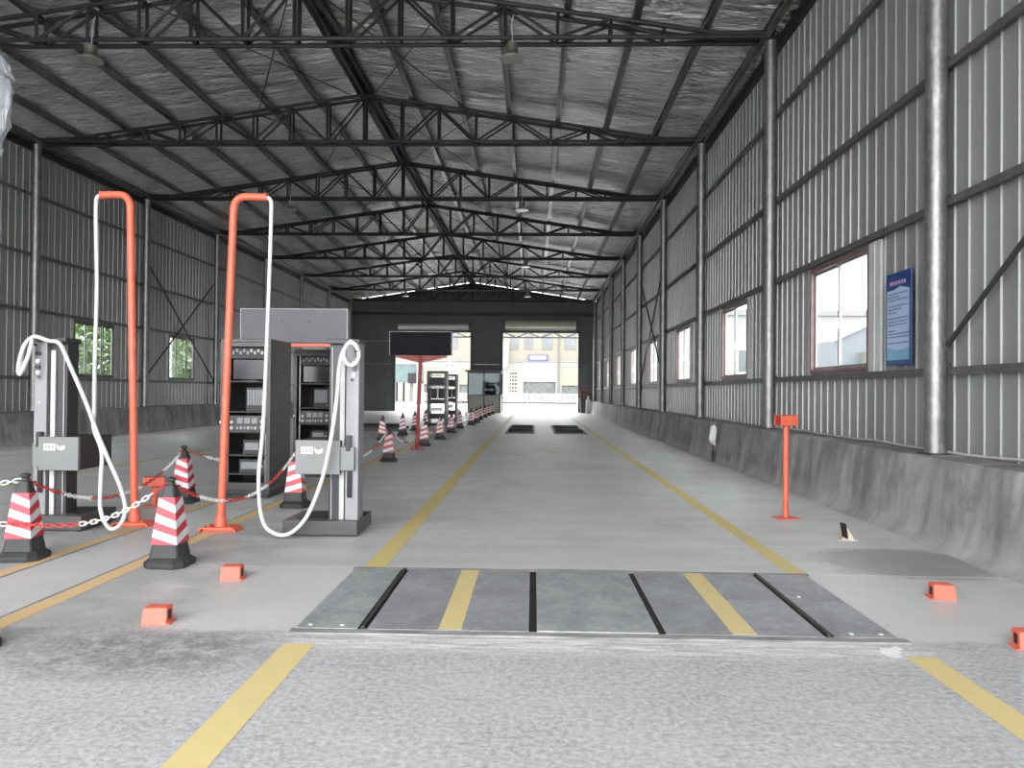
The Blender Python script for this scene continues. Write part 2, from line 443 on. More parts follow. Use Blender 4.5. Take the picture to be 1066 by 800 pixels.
# ribbed side walls with window openings
WZ0, WZ1 = 1.84, 3.55
def win_ys(i): return (COLS[i]+2.05, COLS[i]+4.28)
wins_r = list(range(3, 11)); wins_l = list(range(3, 11))
def side_wall(name, x, sgn, wins):
    holes = [win_ys(i) for i in wins]
    pts = []                       # (y, offset into the room)
    y = YF
    k_ = 0
    while y < YE:
        pts += [(y,0),(y+.005,.020),(y+.020,.020),(y+.026,0)]
        y += .28
    pts.append((YE,0))
    for a, b in holes:
        for e in (a, b):
            pts = [p for p in pts if abs(p[0]-e) > .012]
            pts.append((e, 0))
    pts.sort()
    m_ = MB()
    ztop = zr(abs(x-X0)) + .3
    for (ya, oa), (yb, ob) in zip(pts, pts[1:]):
        ym = (ya+yb)/2
        zs = [(.83, ztop)]
        for a, b in holes:
            if a < ym < b: zs = [(.83, WZ0), (WZ1, ztop)]
        for z0, z1 in zs:
            A, B = (x-sgn*oa, ya), (x-sgn*ob, yb)
            q = [(A[0],A[1],z0),(B[0],B[1],z0),(B[0],B[1],z1),(A[0],A[1],z1)]
            if sgn > 0: q.reverse()
            m_.quad(*q)
    o = m_.build(name, 'sheet'); tag(o, kind='structure')
    s_ = o.modifiers.new('sheet', 'SOLIDIFY'); s_.thickness = .006; s_.offset = -1
    return o
side_wall('wall_right', XR, 1, wins_r)
side_wall('wall_left', XL, -1, wins_l)

# windows
def window(idx, x, sgn, i, three):
    ya, yb = win_ys(i)
    t = thing('window_%d' % idx, None, None, (x, 0, 0), 0, None, 'structure')
    fr = MB()
    xi, xo = -sgn*.055, sgn*.05
    a, b = min(xi,xo), max(xi,xo)
    w = .06
    fr.box(a,b,ya,yb,WZ1-w,WZ1); fr.box(a,b,ya,yb,WZ0,WZ0+w)
    fr.box(a,b,ya,ya+w,WZ0+w,WZ1-w); fr.box(a,b,yb-w,yb,WZ0+w,WZ1-w)
    fr.build('window_frame', 'frame_maroon' if sgn > 0 else 'frame_grey', t, bevel=.006)
    cuts = [ya+w, ya+w+(yb-ya-2*w)*.5, yb-w] if not three else [ya+w, ya+w+(yb-ya)*.27, ya+w+(yb-ya)*.68, yb-w]
    for j in range(len(cuts)-1):
        y0, y1 = cuts[j], cuts[j+1]
        off = sgn*(.018 if j % 2 else -.018)
        sa = MB(); s = .045
        sa.box(off-.014,off+.014,y0,y0+s,WZ0+w,WZ1-w); sa.box(off-.014,off+.014,y1-s,y1,WZ0+w,WZ1-w)
        sa.box(off-.014,off+.014,y0+s,y1-s,WZ0+w,WZ0+w+s); sa.box(off-.014,off+.014,y0+s,y1-s,WZ1-w-s,WZ1-w)
        so = sa.build('sash', 'frame_mid' if sgn > 0 else 'frame_grey', t, bevel=.004)
        gl = MB(); gl.box(off-.003,off+.003,y0+s,y1-s,WZ0+w+s,WZ1-w-s)
        gl.build('pane', 'glass', so)
        if j == 0:
            hd = MB(); hd.box(off-sgn*.035-.01, off-sgn*.014+.01, y1-s+.01, y1-s+.03, 2.5, 2.66); hd.build('handle', 'frame_alu', so, bevel=.004)
    if sgn > 0:
        tm = MB(); tm.box(-.05,-.012,ya-.36,ya-.005,WZ0-.06,WZ1+.02); tm.box(-.062,-.05,ya-.20,ya-.17,WZ0-.06,WZ1+.02)
        tm.box(-.04,-.012,yb+.005,yb+.12,WZ0-.06,WZ1+.02)
        tm.build('flashing', 'flashing', t, bevel=.004)
    else:
        tm = MB(); tm.box(.012,.04,ya-.14,ya-.005,WZ0-.02,WZ1+.02); tm.box(.012,.04,yb+.005,yb+.10,WZ0-.02,WZ1+.02)
        tm.build('flashing', 'flashing', t, bevel=.004)
n_ = 1
for i in wins_r: window(n_, XR, 1, i, False); n_ += 1
for i in wins_l: window(n_, XL, -1, i, True); n_ += 1

# girts (horizontal rails), one per wall and height
ORD = ['lowest', 'second lowest', 'window sill height', 'window head height', 'upper', 'topmost']
for sgn, x, side in ((1, XR-.06, 'right'), (-1, XL+.06, 'left')):
    for z, nm in ((1.78,'below the windows'), (3.64,'above the windows'), (5.16,'at mid height'), (6.8,'near the eaves')):
        g = MB(); g.box(x-.035, x+.035, YF+.05, YE-.1, z-.04, z+.035); g.box(x-sgn*.035-.006, x-sgn*.035+.006, YF+.05, YE-.1, z-.055, z+.035)
        tag(g.build('wall_rail', 'girt'), 'long steel rail on the %s-hand ribbed wall, %s' % (side, nm), 'wall rail', 'horizontal rails on the ribbed walls', 'structure')
    g = MB(); z = zr(abs(x-X0))+.02
    g.box(x-.05, x+.05, YF+.05, YE-.1, z-.1, z+.1)
    tag(g.build('eaves_beam', 'steel_dark'), 'dark steel beam along the top of the %s-hand wall' % side, 'beam', None, 'structure')

# columns
NUM = ['first','second','third','fourth','fifth','sixth','seventh','eighth','ninth','tenth','eleventh','twelfth']
for sgn, x, side in ((1, XC, 'right-hand'), (-1, XCL, 'left-hand')):
    first = 3 if sgn > 0 else 5          # first column inside the picture
    for i, y in enumerate(COLS):
        if i < 2: continue
        lab = ('round steel column on the %s plinth, %s in view from the camera' % (side, NUM[i-first])) if i >= first else ('round steel column on the %s plinth, %s outside the picture' % (side, NUM[first-1-i]))
        t = thing('steel_column', lab, 'column', (x, y, .857), 0, 'round steel columns along the side walls', 'structure')
        c_ = MB(); c_.tube([(0,0,0),(0,0,ZB-.84-.03)], .112, 24); c_.build('shaft', 'galv', t, smooth=40)
        c_ = MB(); c_.box(-.14,.14,-.14,.14,0,.014); c_.build('base_plate', 'column_dark', t)
        c_ = MB()
        for z in (1.78, 3.64, 5.16, 6.8):
            c_.box(min(0,sgn*.14), max(0,sgn*.14), -.05, .05, z-.84-.05, z-.84+.05)
        c_.build('rail_bracket', 'column_dark', t)
        c_ = MB(); c_.box(-.13,.13,-.17,.17,ZB-.84-.05,ZB-.84-.03); c_.build('cap_plate', 'steel_dark', t)
# wall braces
def brace(x, ya, yb, za, zb, label):
    b_ = MB(); b_.tube([(x,ya,za),(x,yb,zb)], .028, 8)
    tag(b_.build('wall_brace', 'column_dark', None, smooth=40), label, 'brace', None, 'structure')
brace(4.50, 8.5, 2.7, 2.05, 6.0, 'diagonal steel brace rising from the large column by the blue notice board')
brace(4.50, 26.7, 32.5, 1.85, 6.0, 'right-hand wall cross brace, arm rising away from the entrance')
brace(4.46, 26.7, 32.5, 6.0, 1.85, 'right-hand wall cross brace, arm falling away from the entrance')
brace(-13.74, 26.7, 32.5, 1.85, 6.0, 'left-hand wall cross brace, arm rising away from the entrance')
brace(-13.70, 26.7, 32.5, 6.0, 1.85, 'left-hand wall cross brace, arm falling away from the entrance')

# roof trusses
def truss_meshes():
    P = 9.02/9
    top = MB(); bot = MB(); web = MB()
    zt = lambda d: max(.07, RISE - SL*abs(d))
    for y in (-.15, .15):
        bot.tube([(-9.07,y,0),(9.07,y,0)], .045, 8)
        top.tube([(-9.07,y,zt(9.07)),(-8.0,y,zt(8.0)),(0,y,RISE),(8.0,y,zt(8.0)),(9.07,y,zt(9.07))], .047, 8)
        for i in range(-8, 9):
            x = i*P; web.tube([(x,y,0),(x,y,zt(x))], .034 if i else .042, 6)
        for i in range(9):
            for s in (-1, 1):
                xa, xb = s*i*P, s*(i+1)*P
                a, b = ((xa,y,zt(xa)),(xb,y,0)) if i % 2 == 0 else ((xa,y,0),(xb,y,zt(xb)))
                web.tube([a,b], .030, 6)
    for i in range(-9, 10):
        x = i*P
        web.bar((x,-.15,0),(x,.15,0), .04, .04); web.bar((x,-.15,zt(x)),(x,.15,zt(x)), .04, .04)
    return top, bot, web
tm = truss_meshes()
tr0 = thing('roof_truss', '', 'truss', (X0, COLS[2], ZB), 0, 'lattice roof trusses across the hall', 'structure')
tm[0].build('top_chord', 'steel_dark', tr0, smooth=40); tm[1].build('bottom_chord', 'steel_dark', tr0, smooth=40); tm[2].build('web_lattice', 'steel_dark', tr0, smooth=40)
for i, y in enumerate(COLS):
    if i < 2: continue
    lab = ('dark lattice roof truss spanning the hall, %s in view from the camera' % NUM[i-4]) if i >= 4 else ('dark lattice roof truss above the picture, %s before the visible ones' % NUM[3-i])
    if i == 2: tr0['label'] = lab
    else: dup(tr0, (X0, y, ZB), lab)
# purlins, ridge, foil
for s in (-1, 1):
    for j in range(1, 8):
        d = min(j*9.07/7, 8.88); x = X0+s*d; z = zr(d)+.04
        p_ = MB(); p_.box(-.012,.012,YF-.2,YE,0,.15); p_.box(-.05,.07,YF-.2,YE,0,.014); p_.box(-.045,.012,YF-.2,YE,.14,.15)
        tag(p_.build('roof_purlin', 'purlin', None, (x,0,z)), 'long steel purlin, %s from the ridge on the %s roof slope' % (NUM[j-1], 'right-hand' if s > 0 else 'left-hand'), 'purlin', 'purlins under the foil roof', 'structure')
p_ = MB()
zz0 = zr(0)+.06
for dx, dz in ((-.16,.0),(.16,.0),(0,-.10)):
    p_.tube([(X0+dx,YF,zz0+dz),(X0+dx,YE,zz0+dz)], .05, 8)
y = YF; f = 1
while y < YE-.5:
    p_.bar((X0-.16*f,y,zz0),(X0+.16*f,y+.6,zz0), .05, .05); f = -f; y += .6
p_.box(X0-.22,X0+.22,YF,YE,zz0+.05,zz0+.09)
tag(p_.build('ridge_beam', 'steel_dark', None, smooth=40), 'dark lattice beam running along the roof ridge', 'beam', None, 'structure')
m_ = MB(); zt_ = lambda d: zr(d)+.215
ny = 66
for s in (-1, 1):
    for i in range(ny):
        y0 = YF-.3 + (YE+.3-YF)*i/ny; y1 = YF-.3 + (YE+.3-YF)*(i+1)/ny
        for j in range(7):
            d0, d1 = 9.38*j/7, 9.38*(j+1)/7
            q = [(X0+s*d0,y0,zt_(d0)),(X0+s*d1,y0,zt_(d1)),(X0+s*d1,y1,zt_(d1)),(X0+s*d0,y1,zt_(d0))]
            if s > 0: q.reverse()
            m_.quad(*q)
o = m_.build('ceiling', 'foil'); tag(o, kind='structure')
sd = o.modifiers.new('sheet', 'SOLIDIFY'); sd.thickness = .05; sd.offset = -1
# thin roof bracing rods
rods = [(0,0,-.0,-3.8),(1,0,0,-2.55),(1,0,-2.55,0),(2,0,0,-2.55),(3,0,-2.55,0),(2,1,0,-1.3)]
for i in range(3, 11):
    r_ = MB()
    for s in (-1, 1):
        ya, yb = COLS[i], COLS[i]+6
        if yb > YE: continue
        r_.tube([(X0+s*.1,ya,zr(.1)-.03),(X0+s*2.95,yb,zr(2.95)-.03)], .013, 6)
        r_.tube([(X0+s*2.95,ya,zr(2.95)-.03),(X0+s*.1,yb,zr(.1)-.06)], .013, 6)
    if r_.v: tag(r_.build('roof_bracing', 'steel_dark'), ('crossed thin bracing rods beside the ridge, beyond the %s truss in view' % NUM[i-4]) if i > 3 else 'crossed thin bracing rods beside the ridge, before the first truss in view', 'bracing', 'crossed bracing rods beside the ridge', 'structure')

# end wall (far) with two doorways; front wall with two doorways
DZ = 5.9
def end_wall(name, y0, y1, gaps, mat):
    m_ = MB(); xs = XL
    zt = lambda x: zr(abs(x-X0)) + .20
    edges = [XL]+[g for gp in gaps for g in gp]+[XR]
    for a, b in zip(edges[0::2], edges[1::2]): m_.box(a,b,y0,y1,0,DZ)
    def top(a, b): m_.prism([(a,DZ),(b,DZ),(b,zt(b)),(a,zt(a))], y0, y1)
    top(XL, X0); top(X0, XR)
    # ribs on the room side
    ya = y0-.02 if y0 > 20 else y1
    x = XL+.2
    while x < XR:
        ing = any(a < x < b for a, b in gaps)
        m_.box(x, x+.03, ya, ya+.02, DZ+.01 if ing else 0.02, zt(x)-.05)
        x += .42
    return tag(m_.build(name, mat), kind='structure')
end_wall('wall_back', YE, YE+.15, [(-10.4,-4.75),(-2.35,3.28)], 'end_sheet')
def trim(name, mat, *bx):
    m_ = MB()
    for b in bx: m_.box(*b)
    return tag(m_.build(name, mat, bevel=.01), kind='structure')
trim('trim_1', 'steel_dark', (XL,XR,YE-.2,YE-.02,7.15,7.4))
trim('trim_2', 'column_dark', (-2.5,-2.33,YE-.06,YE+.2,0,DZ+.1), (3.26,3.42,YE-.06,YE+.2,0,DZ+.1), (-2.5,3.42,YE-.06,YE+.2,DZ,DZ+.12))
trim('trim_3', 'column_dark', (-10.55,-10.38,YE-.06,YE+.2,0,DZ+.1), (-4.77,-4.6,YE-.06,YE+.2,0,DZ+.1), (-10.55,-4.6,YE-.06,YE+.2,DZ,DZ+.12))
trim('trim_4', 'purlin', (XL+.3,-10.6,YE-.08,YE-.03,3.5,3.56), (-4.5,-2.6,YE-.08,YE-.03,3.5,3.56), (XL+.3,-10.6,YE-.08,YE-.03,5.2,5.26))
def drum(x0, x1, z, r, label, mat):
    t = thing('rolling_shutter', label, 'shutter', ((x0+x1)/2, YE-.30, z), 0, 'rolled-up shutters over the far doorways')
    w = (x1-x0)/2
    d = MB(); d.tube([(-w,0,0),(w,0,0)], r, 16); d.build('roller_drum', mat, t, smooth=40)
    for s in (-1,1):
        e = MB(); e.box(s*w-.03,s*w+.03,-r-.04,r+.06+.05,-r-.05,r+.05); e.build('end_bracket', 'column_dark', t)
    e = MB(); e.box(-w+.05,w-.05,-.03,.02,-r-.13,-r+.02); e.build('bottom_rail', 'offwhite', t)
drum(-10.2, -4.85, 6.35, .16, 'pale rolled-up shutter above the far doorway behind the black sign board', 'offwhite')
drum(-2.2, 3.1, 6.5, .30, 'beige rolled-up shutter above the far doorway at the end of the lane', 'drum_beige')

# ------------------------------------------------------------------ plates in the floor (near test pit)
PY0, PY1 = 4.78, 6.40
def plate(name, label, x0, x1, mat, stripe=None, h=.015, y0=PY0, y1=PY1, group='flush steel plates of the brake test pit', bolts=()):
    cx, cy = (x0+x1)/2, (y0+y1)/2
    t = thing(name, label, 'floor plate', (cx, cy, 0), 0, group)
    p_ = MB(); p_.box(x0-cx, x1-cx, y0-cy, y1-cy, .0075, h); p_.build('steel_plate', mat, t, bevel=.006)
    if stripe:
        s_ = MB(); s_.box(stripe[0]-cx, stripe[1]-cx, y0-cy+.02, y1-cy-.01, h, h+.0015); s_.build('yellow_stripe', 'yellow_fresh', t)
    for bx, by in bolts:
        b_ = MB(); b_.lathe((bx-cx, by-cy, h), [(.016,0),(.016,.004),(.010,.008)], 10); b_.build('bolt', 'offwhite', t)
    return t
plate('cover_plate', 'worn grey cover plate at the pit end nearest the orange pipe poles', -1.48, -1.09, 'plate_worn', bolts=((-1.40,4.84),(-1.2,4.84)))
plate('brake_test_plate', 'treaded test plate with yellow stripe, on the side of the orange pipe poles', -1.03, -.02, 'plate', (-.585,-.44))
plate('cover_plate', 'plain worn plate in the middle of the pit without a stripe', .03, .785, 'plate_worn', h=.020, y1=6.46)
plate('brake_test_plate', 'treaded test plate with yellow stripe, on the side of the concrete plinth', .83, 1.80, 'plate', (1.24,1.39))
plate('cover_plate', 'smooth dark cover plate at the end of the pit toward the plinth', 1.86, 2.24, 'plate', bolts=((1.98,4.84),(2.16,4.84),(1.95,5.7)))
t = thing('pit_frame', 'black slotted frame around the steel floor plates', 'frame', (.38, 5.6, 0))
p_ = MB(); p_.box(-1.84,1.84,-.80,.80,.001,.006); p_.build('pit_floor', 'black_gap', t)
p_ = MB(); p_.box(-1.88,1.90,-.90,-.815,.001,.012); p_.box(-1.88,1.90,.815,.86,.001,.012); p_.build('edge_strip', 'plate_edge', t)
for x in (-1.06, 1.83):
    p_ = MB(); p_.box(x-.38-.012,x-.38+.012,-.80,.80,.006,.026); p_.build('slot_rail', 'rubber_black', t, bevel=.004)
# far roller pits
for (x0, x1, lab) in ((-.96, -.02, 'far sunken roller pit on the side of the cones'), (.80, 1.86, 'far sunken roller pit on the side of the plinth')):
    t = thing('roller_brake_tester', lab + ', two black roller beds', 'brake tester', ((x0+x1)/2, 30.8, 0), 0, 'far roller pits in the lane')
    w = (x1-x0)/2
    p_ = MB(); p_.box(-w,w,-3.1,3.1,.002,.008); p_.build('pit_floor', 'black_gap', t)
    p_ = MB()
    for a in (-w-.06, w-.02): p_.box(a, a+.08, -3.25, 3.25, .002, .03)
    p_.box(-w,w,-3.25,-3.1,.002,.03); p_.box(-w,w,3.1,3.25,.002,.03); p_.box(-w,w,-.18,.18,.002,.03)
    p_.build('pit_edge', 'plate_edge', t)
    for y in (-2.4,-1.5,.9,1.9):
        p_ = MB(); p_.tube([(-w+.04,y,.03),(w-.04,y,.03)], .07, 12); p_.build('roller', 'rubber_black', t, smooth=40)

# ------------------------------------------------------------------ orange wedge blocks
def block_thing(label, loc, rz, mirror):
    t = thing('sensor_block', label, 'sensor block', loc, rz, 'orange sensor blocks on the floor'); t.scale = (.76,.76,.86)
    s = -1 if mirror else 1
    poly = [(-.105,0),(.10,0),(.10,.118),(.085,.125),(-.092,.125)]
    p_ = MB(); n = len(poly)
    # sloped front face, extruded along Y with the top edge pulled back
    vs = [(s*x, -.085+.02*(z/.125), z) for x, z in poly] + [(s*x, .085, z) for x, z in poly]
    p_.add(vs, [tuple(range(n)), tuple(range(n,2*n))[::-1]]+[(i,n+i,n+(i+1)%n,(i+1)%n) for i in range(n)])
    p_.build('housing', 'orange_block', t, bevel=.006)
    p_ = MB(); p_.box(min(s*.099,s*.104), max(s*.099,s*.104), -.03, .03, .03, .10); p_.build('lens_slot', 'black_gap', t)
    p_ = MB(); p_.box(min(s*.10,s*.125), max(s*.10,s*.125), -.085, .085, 0, .012); p_.build('foot_flange', 'orange_block', t)
    return t
block_thing('orange block nearest the camera, in front of the two striped cones', (-2.40, 4.87, 0), .12, False)
block_thing('smaller looking orange block behind, between the striped cone and the cover plates', (-2.375, 6.03, 0), .10, False)
block_thing('orange block on the plinth side, on pale cement beyond the end plate', (3.03, 5.79, 0), -.12, True)
block_thing('orange block cut by the frame edge near the plinth', (2.96, 4.67, 0), -.18, True)
# dark and tan wedge bracket
t = thing('wedge_bracket', 'small tan wedge with a black face standing on the floor by the plinth', 'bracket', (3.22, 8.05, 0), 0); t.scale = (.8,.8,.8)
p_ = MB(); p_.prism([(-.045,0),(.12,0),(.06,.10),(-.01,.215),(-.05,.215)], -.04, .05); p_.build('wedge', 'wood_tan', t, bevel=.004)
p_ = MB(); p_.add([(-.075,-.05,.235),(.0,-.05,.215),(.025,-.055,.02),(-.05,-.055,.05),(-.075,-.03,.235),(.0,-.03,.215),(.025,-.04,.02),(-.05,-.04,.05)], [(0,1,2,3)[::-1],(4,5,6,7),(0,4,5,1),(1,5,6,2),(2,6,7,3),(3,7,4,0)])
p_.build('reflector_face', 'screen_black', t)
p_ = MB(); p_.box(-.11,.14,-.07,.07,0,.012); p_.build('base_plate', 'offwhite', t)

# ------------------------------------------------------------------ orange pipe poles with hoses
def pipe_pole(label, bx, by, topx, topz, s, arm, name='pipe_pole'):
    t = thing(name, label, 'pole', (bx, by, 0), 0, 'tall orange pipe poles carrying hoses')
    dx = topx-bx
    p_ = MB()
    R_ = .12
    pts = [(0,0,.02),(dx*.5,0,topz*.5),(dx*(topz-R_)/topz,0,topz-R_)]
    for a in range(1, 7):
        an = PI/2*a/6
        pts.append((dx + s*R_*(1-math.cos(an)), 0, topz-R_+R_*math.sin(an)))
    pts.append((dx+s*arm, 0, topz-.005))
    p_.tube(pts, .040, 16); p_.build('bent_pipe', 'orange_paint', t, smooth=40)
    p_ = MB(); p_.tube([(dx+s*(arm-.002),0,topz-.005),(dx+s*(arm+.018),0,topz-.005)], .046, 14); p_.build('end_collar', 'orange_paint', t, smooth=40)
    p_ = MB()
    p_.frustum((0,0), .19,.13,0, .15,.10,.012)
    p_.frustum((0,0), .17,.115,.03, .16,.11,.045)
    for sx in (-1,1): p_.bar((sx*.165,-.11,.038),(sx*.20,-.11,.004), .02,.02); p_.add([(sx*.16,-.11,.045),(sx*.16,.11,.045),(sx*.215,.12,0),(sx*.215,-.12,0)], [(0,1,2,3)])
    p_.box(-.15,.15,-.10,.10,.004,.035)
    p_.build('base_plate', 'orange_paint', t, bevel=.004)
    for sx in (-1,1):
        p_ = MB(); p_.lathe((sx*.11,-.06,.045), [(.014,0),(.014,.012),(.008,.02)], 8); p_.build('bolt', 'orange_paint', t)
    p_ = MB(); p_.lathe((0,0,.045), [(.062,0),(.055,.10),(.043,.13)], 16); p_.build('socket', 'orange_paint', t, smooth=40)
    return t
pipe_pole('tall orange pipe pole bent toward the left-hand wall, beside the outer column tester', -4.37, 8.33, -4.47, 3.64, -1, .31)
pipe_pole('tall orange pipe pole bent toward the lane, standing in front of the open equipment rack', -3.32, 8.10, -3.22, 3.56, 1, .34)
def hose(label, pts, r=.021):
    h_ = MB(); h_.tube(spline(pts, 10), r, 10)
    o = h_.build('air_hose', 'hose_white', None, smooth=60); tag(o, label, 'hose', 'white hoses on the orange poles'); return o

# ------------------------------------------------------------------ column testers (headlamp testers)
def tester(label, xo, y, s, basew, boxa, boxb):
    """xo outer edge of the column, s = direction of the measuring box along X"""
    t = thing('headlamp_tester', label, 'headlamp tester', (xo, y, 0), 0, 'column headlamp testers')
    def bx(a, b, *r): return (min(s*a,s*b), max(s*a,s*b)) + r
    p_ = MB(); p_.box(*bx(-.01,basew,0,.68,.02,.165)); p_.box(*bx(.02,basew-.03,.03,.65,0,.02)); p_.build('base', ['cabinet_dark'], t, bevel=.008)
    p_ = MB(); p_.box(*bx(.18,basew-.10,.10,.60,.165,.17)); p_.build('base_mat', 'cabinet_black', t)
    p_ = MB(); p_.box(*bx(0,.135,.06,.30,.165,2.02)); p_.build('column_sheet', 'sheet_grey', t, bevel=.006)
    p_ = MB(); p_.box(*bx(.135,.32,.12,.32,.165,1.98)); p_.build('guide_channel', 'cabinet_black', t, bevel=.004)
    p_ = MB(); p_.box(*bx(.155,.205,.095,.125,.165,1.90)); p_.build('guide_rail', 'offwhite', t, bevel=.003)
    p_ = MB(); p_.tube([(s*.29,.11,.17),(s*.29,.11,1.95)], .006, 6); p_.build('lift_cable', 'offwhite', t)
    p_ = MB(); p_.box(*bx(-.004,.34,.05,.33,1.98,2.03)); p_.build('top_cap', 'cabinet_black', t, bevel=.006)
    # measuring box
    c_ = MB(); c_.box(*bx(boxa,boxb,-.02,.02,.64,.99)); b_ = c_.build('box_front', 'box_grey', t, bevel=.006)
    c_ = MB(); c_.box(*bx(boxa+.01,boxb-.002,.02,.62,.645,.985)); c_.build('box_body', 'box_side', t, bevel=.006)
    c_ = MB(); c_.box(*bx(.03,boxa+.02,.0,.06,.68,.92)); c_.build('carriage', 'box_grey', t, bevel=.004)
    c_ = MB(); c_.box(*bx(.07,.115,-.005,.06,.88,1.04)); c_.build('carriage_clamp', 'screen_black', t, bevel=.003)
    c_ = MB(); c_.box(*bx(.06,.11,.035,.06,.40,.68)); c_.build('cable_boot', 'screen_black', t, bevel=.006)
    l0 = boxa+.06 if s > 0 else boxb-.06
    lx = lambda v: s*l0+v
    c_ = MB(); c_.box(lx(0),lx(.12),-.0215,-.0200,.85,.92); c_.build('paper_label', 'white_plastic', t)
    c_ = MB(); 
    for a_ in range(3): c_.box(lx(.01+a_*.036),lx(.036+a_*.036),-.0222,-.0215,.865,.905)
    c_.build('label_print', 'display_grey', t)
    c_ = MB(); c_.add([(lx(.135),-.0215,.915),(lx(.165),-.0215,.885),(lx(.19),-.0215,.895),(lx(.225),-.0215,.905),(lx(.22),-.0215,.865),(lx(.185),-.0215,.85),(lx(.15),-.0215,.86),(lx(.138),-.0215,.885)], [tuple(range(8))[::-1]])
    c_.build('torn_sticker', 'white_plastic', t)
    for z, mt in ((1.86,'screen_black'),(1.78,'white_plastic'),(1.72,'screen_black'),(1.66,'white_plastic')):
        k_ = MB(); k_.tube([(s*.05,.065,z),(s*.05,.03,z)], .022, 12); k_.build('socket_knob', mt, t, smooth=40)
    k_ = MB(); k_.lathe((s*.07, .03, 1.60), [(.012,0),(.012,.02)], 10); k_.build('key_switch', 'screen_black', t)
    k_ = MB(); k_.lathe((s*.06,.055,1.34),[(.008,0),(.008,.012)],8); k_.build('screw_cap', 'white_plastic', t)
    k_ = MB(); k_.tube([(s*.02,.05,1.95),(s*.02,-.02,1.97),(s*.02,-.04,1.93),(s*.02,-.02,1.89)], .012, 8); k_.build('hose_hook', 'cabinet_black', t)
    return t
tester('column headlamp tester at the outer side, box turned toward the leaning orange pole', -5.26, 7.88, 1, .56, .105, .53)
tester('column headlamp tester beside the lane, its grey box overlapping the striped cone behind', -1.80, 7.80, -1, .76, .17, .63)
# hoses (world coordinates)
hose('white hose from the pole bent to the left-hand wall, tied to the outer tester',
     [(-4.80,8.33,3.63),(-4.835,8.32,3.60),(-4.84,8.31,3.45),(-4.80,8.28,2.6),(-4.73,8.14,1.8),(-4.60,7.92,1.3),(-4.53,7.80,1.08),(-4.43,7.77,.85),(-4.43,7.76,.55),(-4.42,7.75,.25),(-4.32,7.74,.07),(-4.20,7.73,.12),(-4.15,7.72,.28),(-4.20,7.71,.5),(-4.33,7.70,.8),(-4.44,7.70,1.05),(-4.60,7.75,1.38),(-4.80,7.80,1.75),(-4.93,7.84,1.96),(-5.06,7.86,1.99),(-5.20,7.84,2.03),(-5.28,7.80,1.93),(-5.32,7.78,1.72),(-5.29,7.76,1.64),(-5.23,7.78,1.80),(-5.20,7.80,1.97),(-5.24,7.83,2.01),(-5.30,7.82,1.9),(-5.31,7.80,1.72),(-5.27,7.80,1.66)], .021)
ring = []
cx_, cz_ = -1.855, 1.87
for a in range(0, 15):
    an = PI*.5 - a*2*PI/12 - .2
    ring.append((cx_+.075*math.cos(an), 7.76-.003*a, cz_+.115*math.sin(an)))
hose('white hose from the pole bent toward the lane, looping low and coiled on its tester',
     [(-2.86,8.10,3.55),(-2.825,8.09,3.52),(-2.81,8.08,3.40),(-2.815,8.05,2.6),(-2.82,7.95,1.2),(-2.81,7.80,.6),(-2.72,7.66,.20),(-2.58,7.62,.065),(-2.42,7.62,.07),(-2.26,7.64,.24),(-2.12,7.66,.60),(-2.03,7.68,1.05),(-1.985,7.70,1.45),(-1.97,7.72,1.75),(-1.93,7.74,1.92),(-1.87,7.75,1.995)]+ring, .021)

# ------------------------------------------------------------------ sensor posts
def post(label, loc, h, rz=0, plate=.13, head=(.085,.055,.055)):
    t = thing('sensor_post', label, 'sensor post', loc, rz, 'orange sensor posts')
    p_ = MB(); p_.tube([(0,0,.01),(0,0,h-.05)], .034, 14); p_.build('stem', 'orange_paint', t, smooth=40)
    p_ = MB(); p_.frustum((0,0), plate,plate*.8,0, plate*.9,plate*.7,.012)
    p_.build('base_plate', 'orange_paint', t)
    for a in range(2):
        p_ = MB(); p_.box(-.09+a*.155,-.065+a*.155,-.01,.01,.012,.02); p_.build('bolt', 'orange_paint', t)
    a, b, c_ = head
    p_ = MB()
    p_.box(-a,a,-b,-b+.012,h-2*c_,h); p_.box(-a,a,b-.012,b,h-2*c_,h); p_.box(-a,a,-b,b,h-.012,h); p_.box(-a,a,-b,b,h-2*c_,h-2*c_+.012); p_.box(a-.012,a,-b,b,h-2*c_,h)
    p_.build('sensor_head', 'orange_paint', t, bevel=.003)
    p_ = MB(); p_.box(-a+.008,-a+.02,-b+.012,b-.012,h-2*c_+.012,h-.012); p_.build('sensor_lens', 'dark_red_paint', t)
    return t
post('tall slim orange sensor post by the plinth, under the first window', (3.06, 9.42, 0), 1.25, .25, .14, (.115,.08,.065))
post('short orange sensor post among the chains, behind the leaning pole', (-4.86, 9.75, 0), .37, .3, .13, (.13,.06,.06))
post('short orange sensor post half hidden behind the tester beside the lane', (-2.47, 9.75, 0), .36, 2.9, .12, (.07,.06,.08))

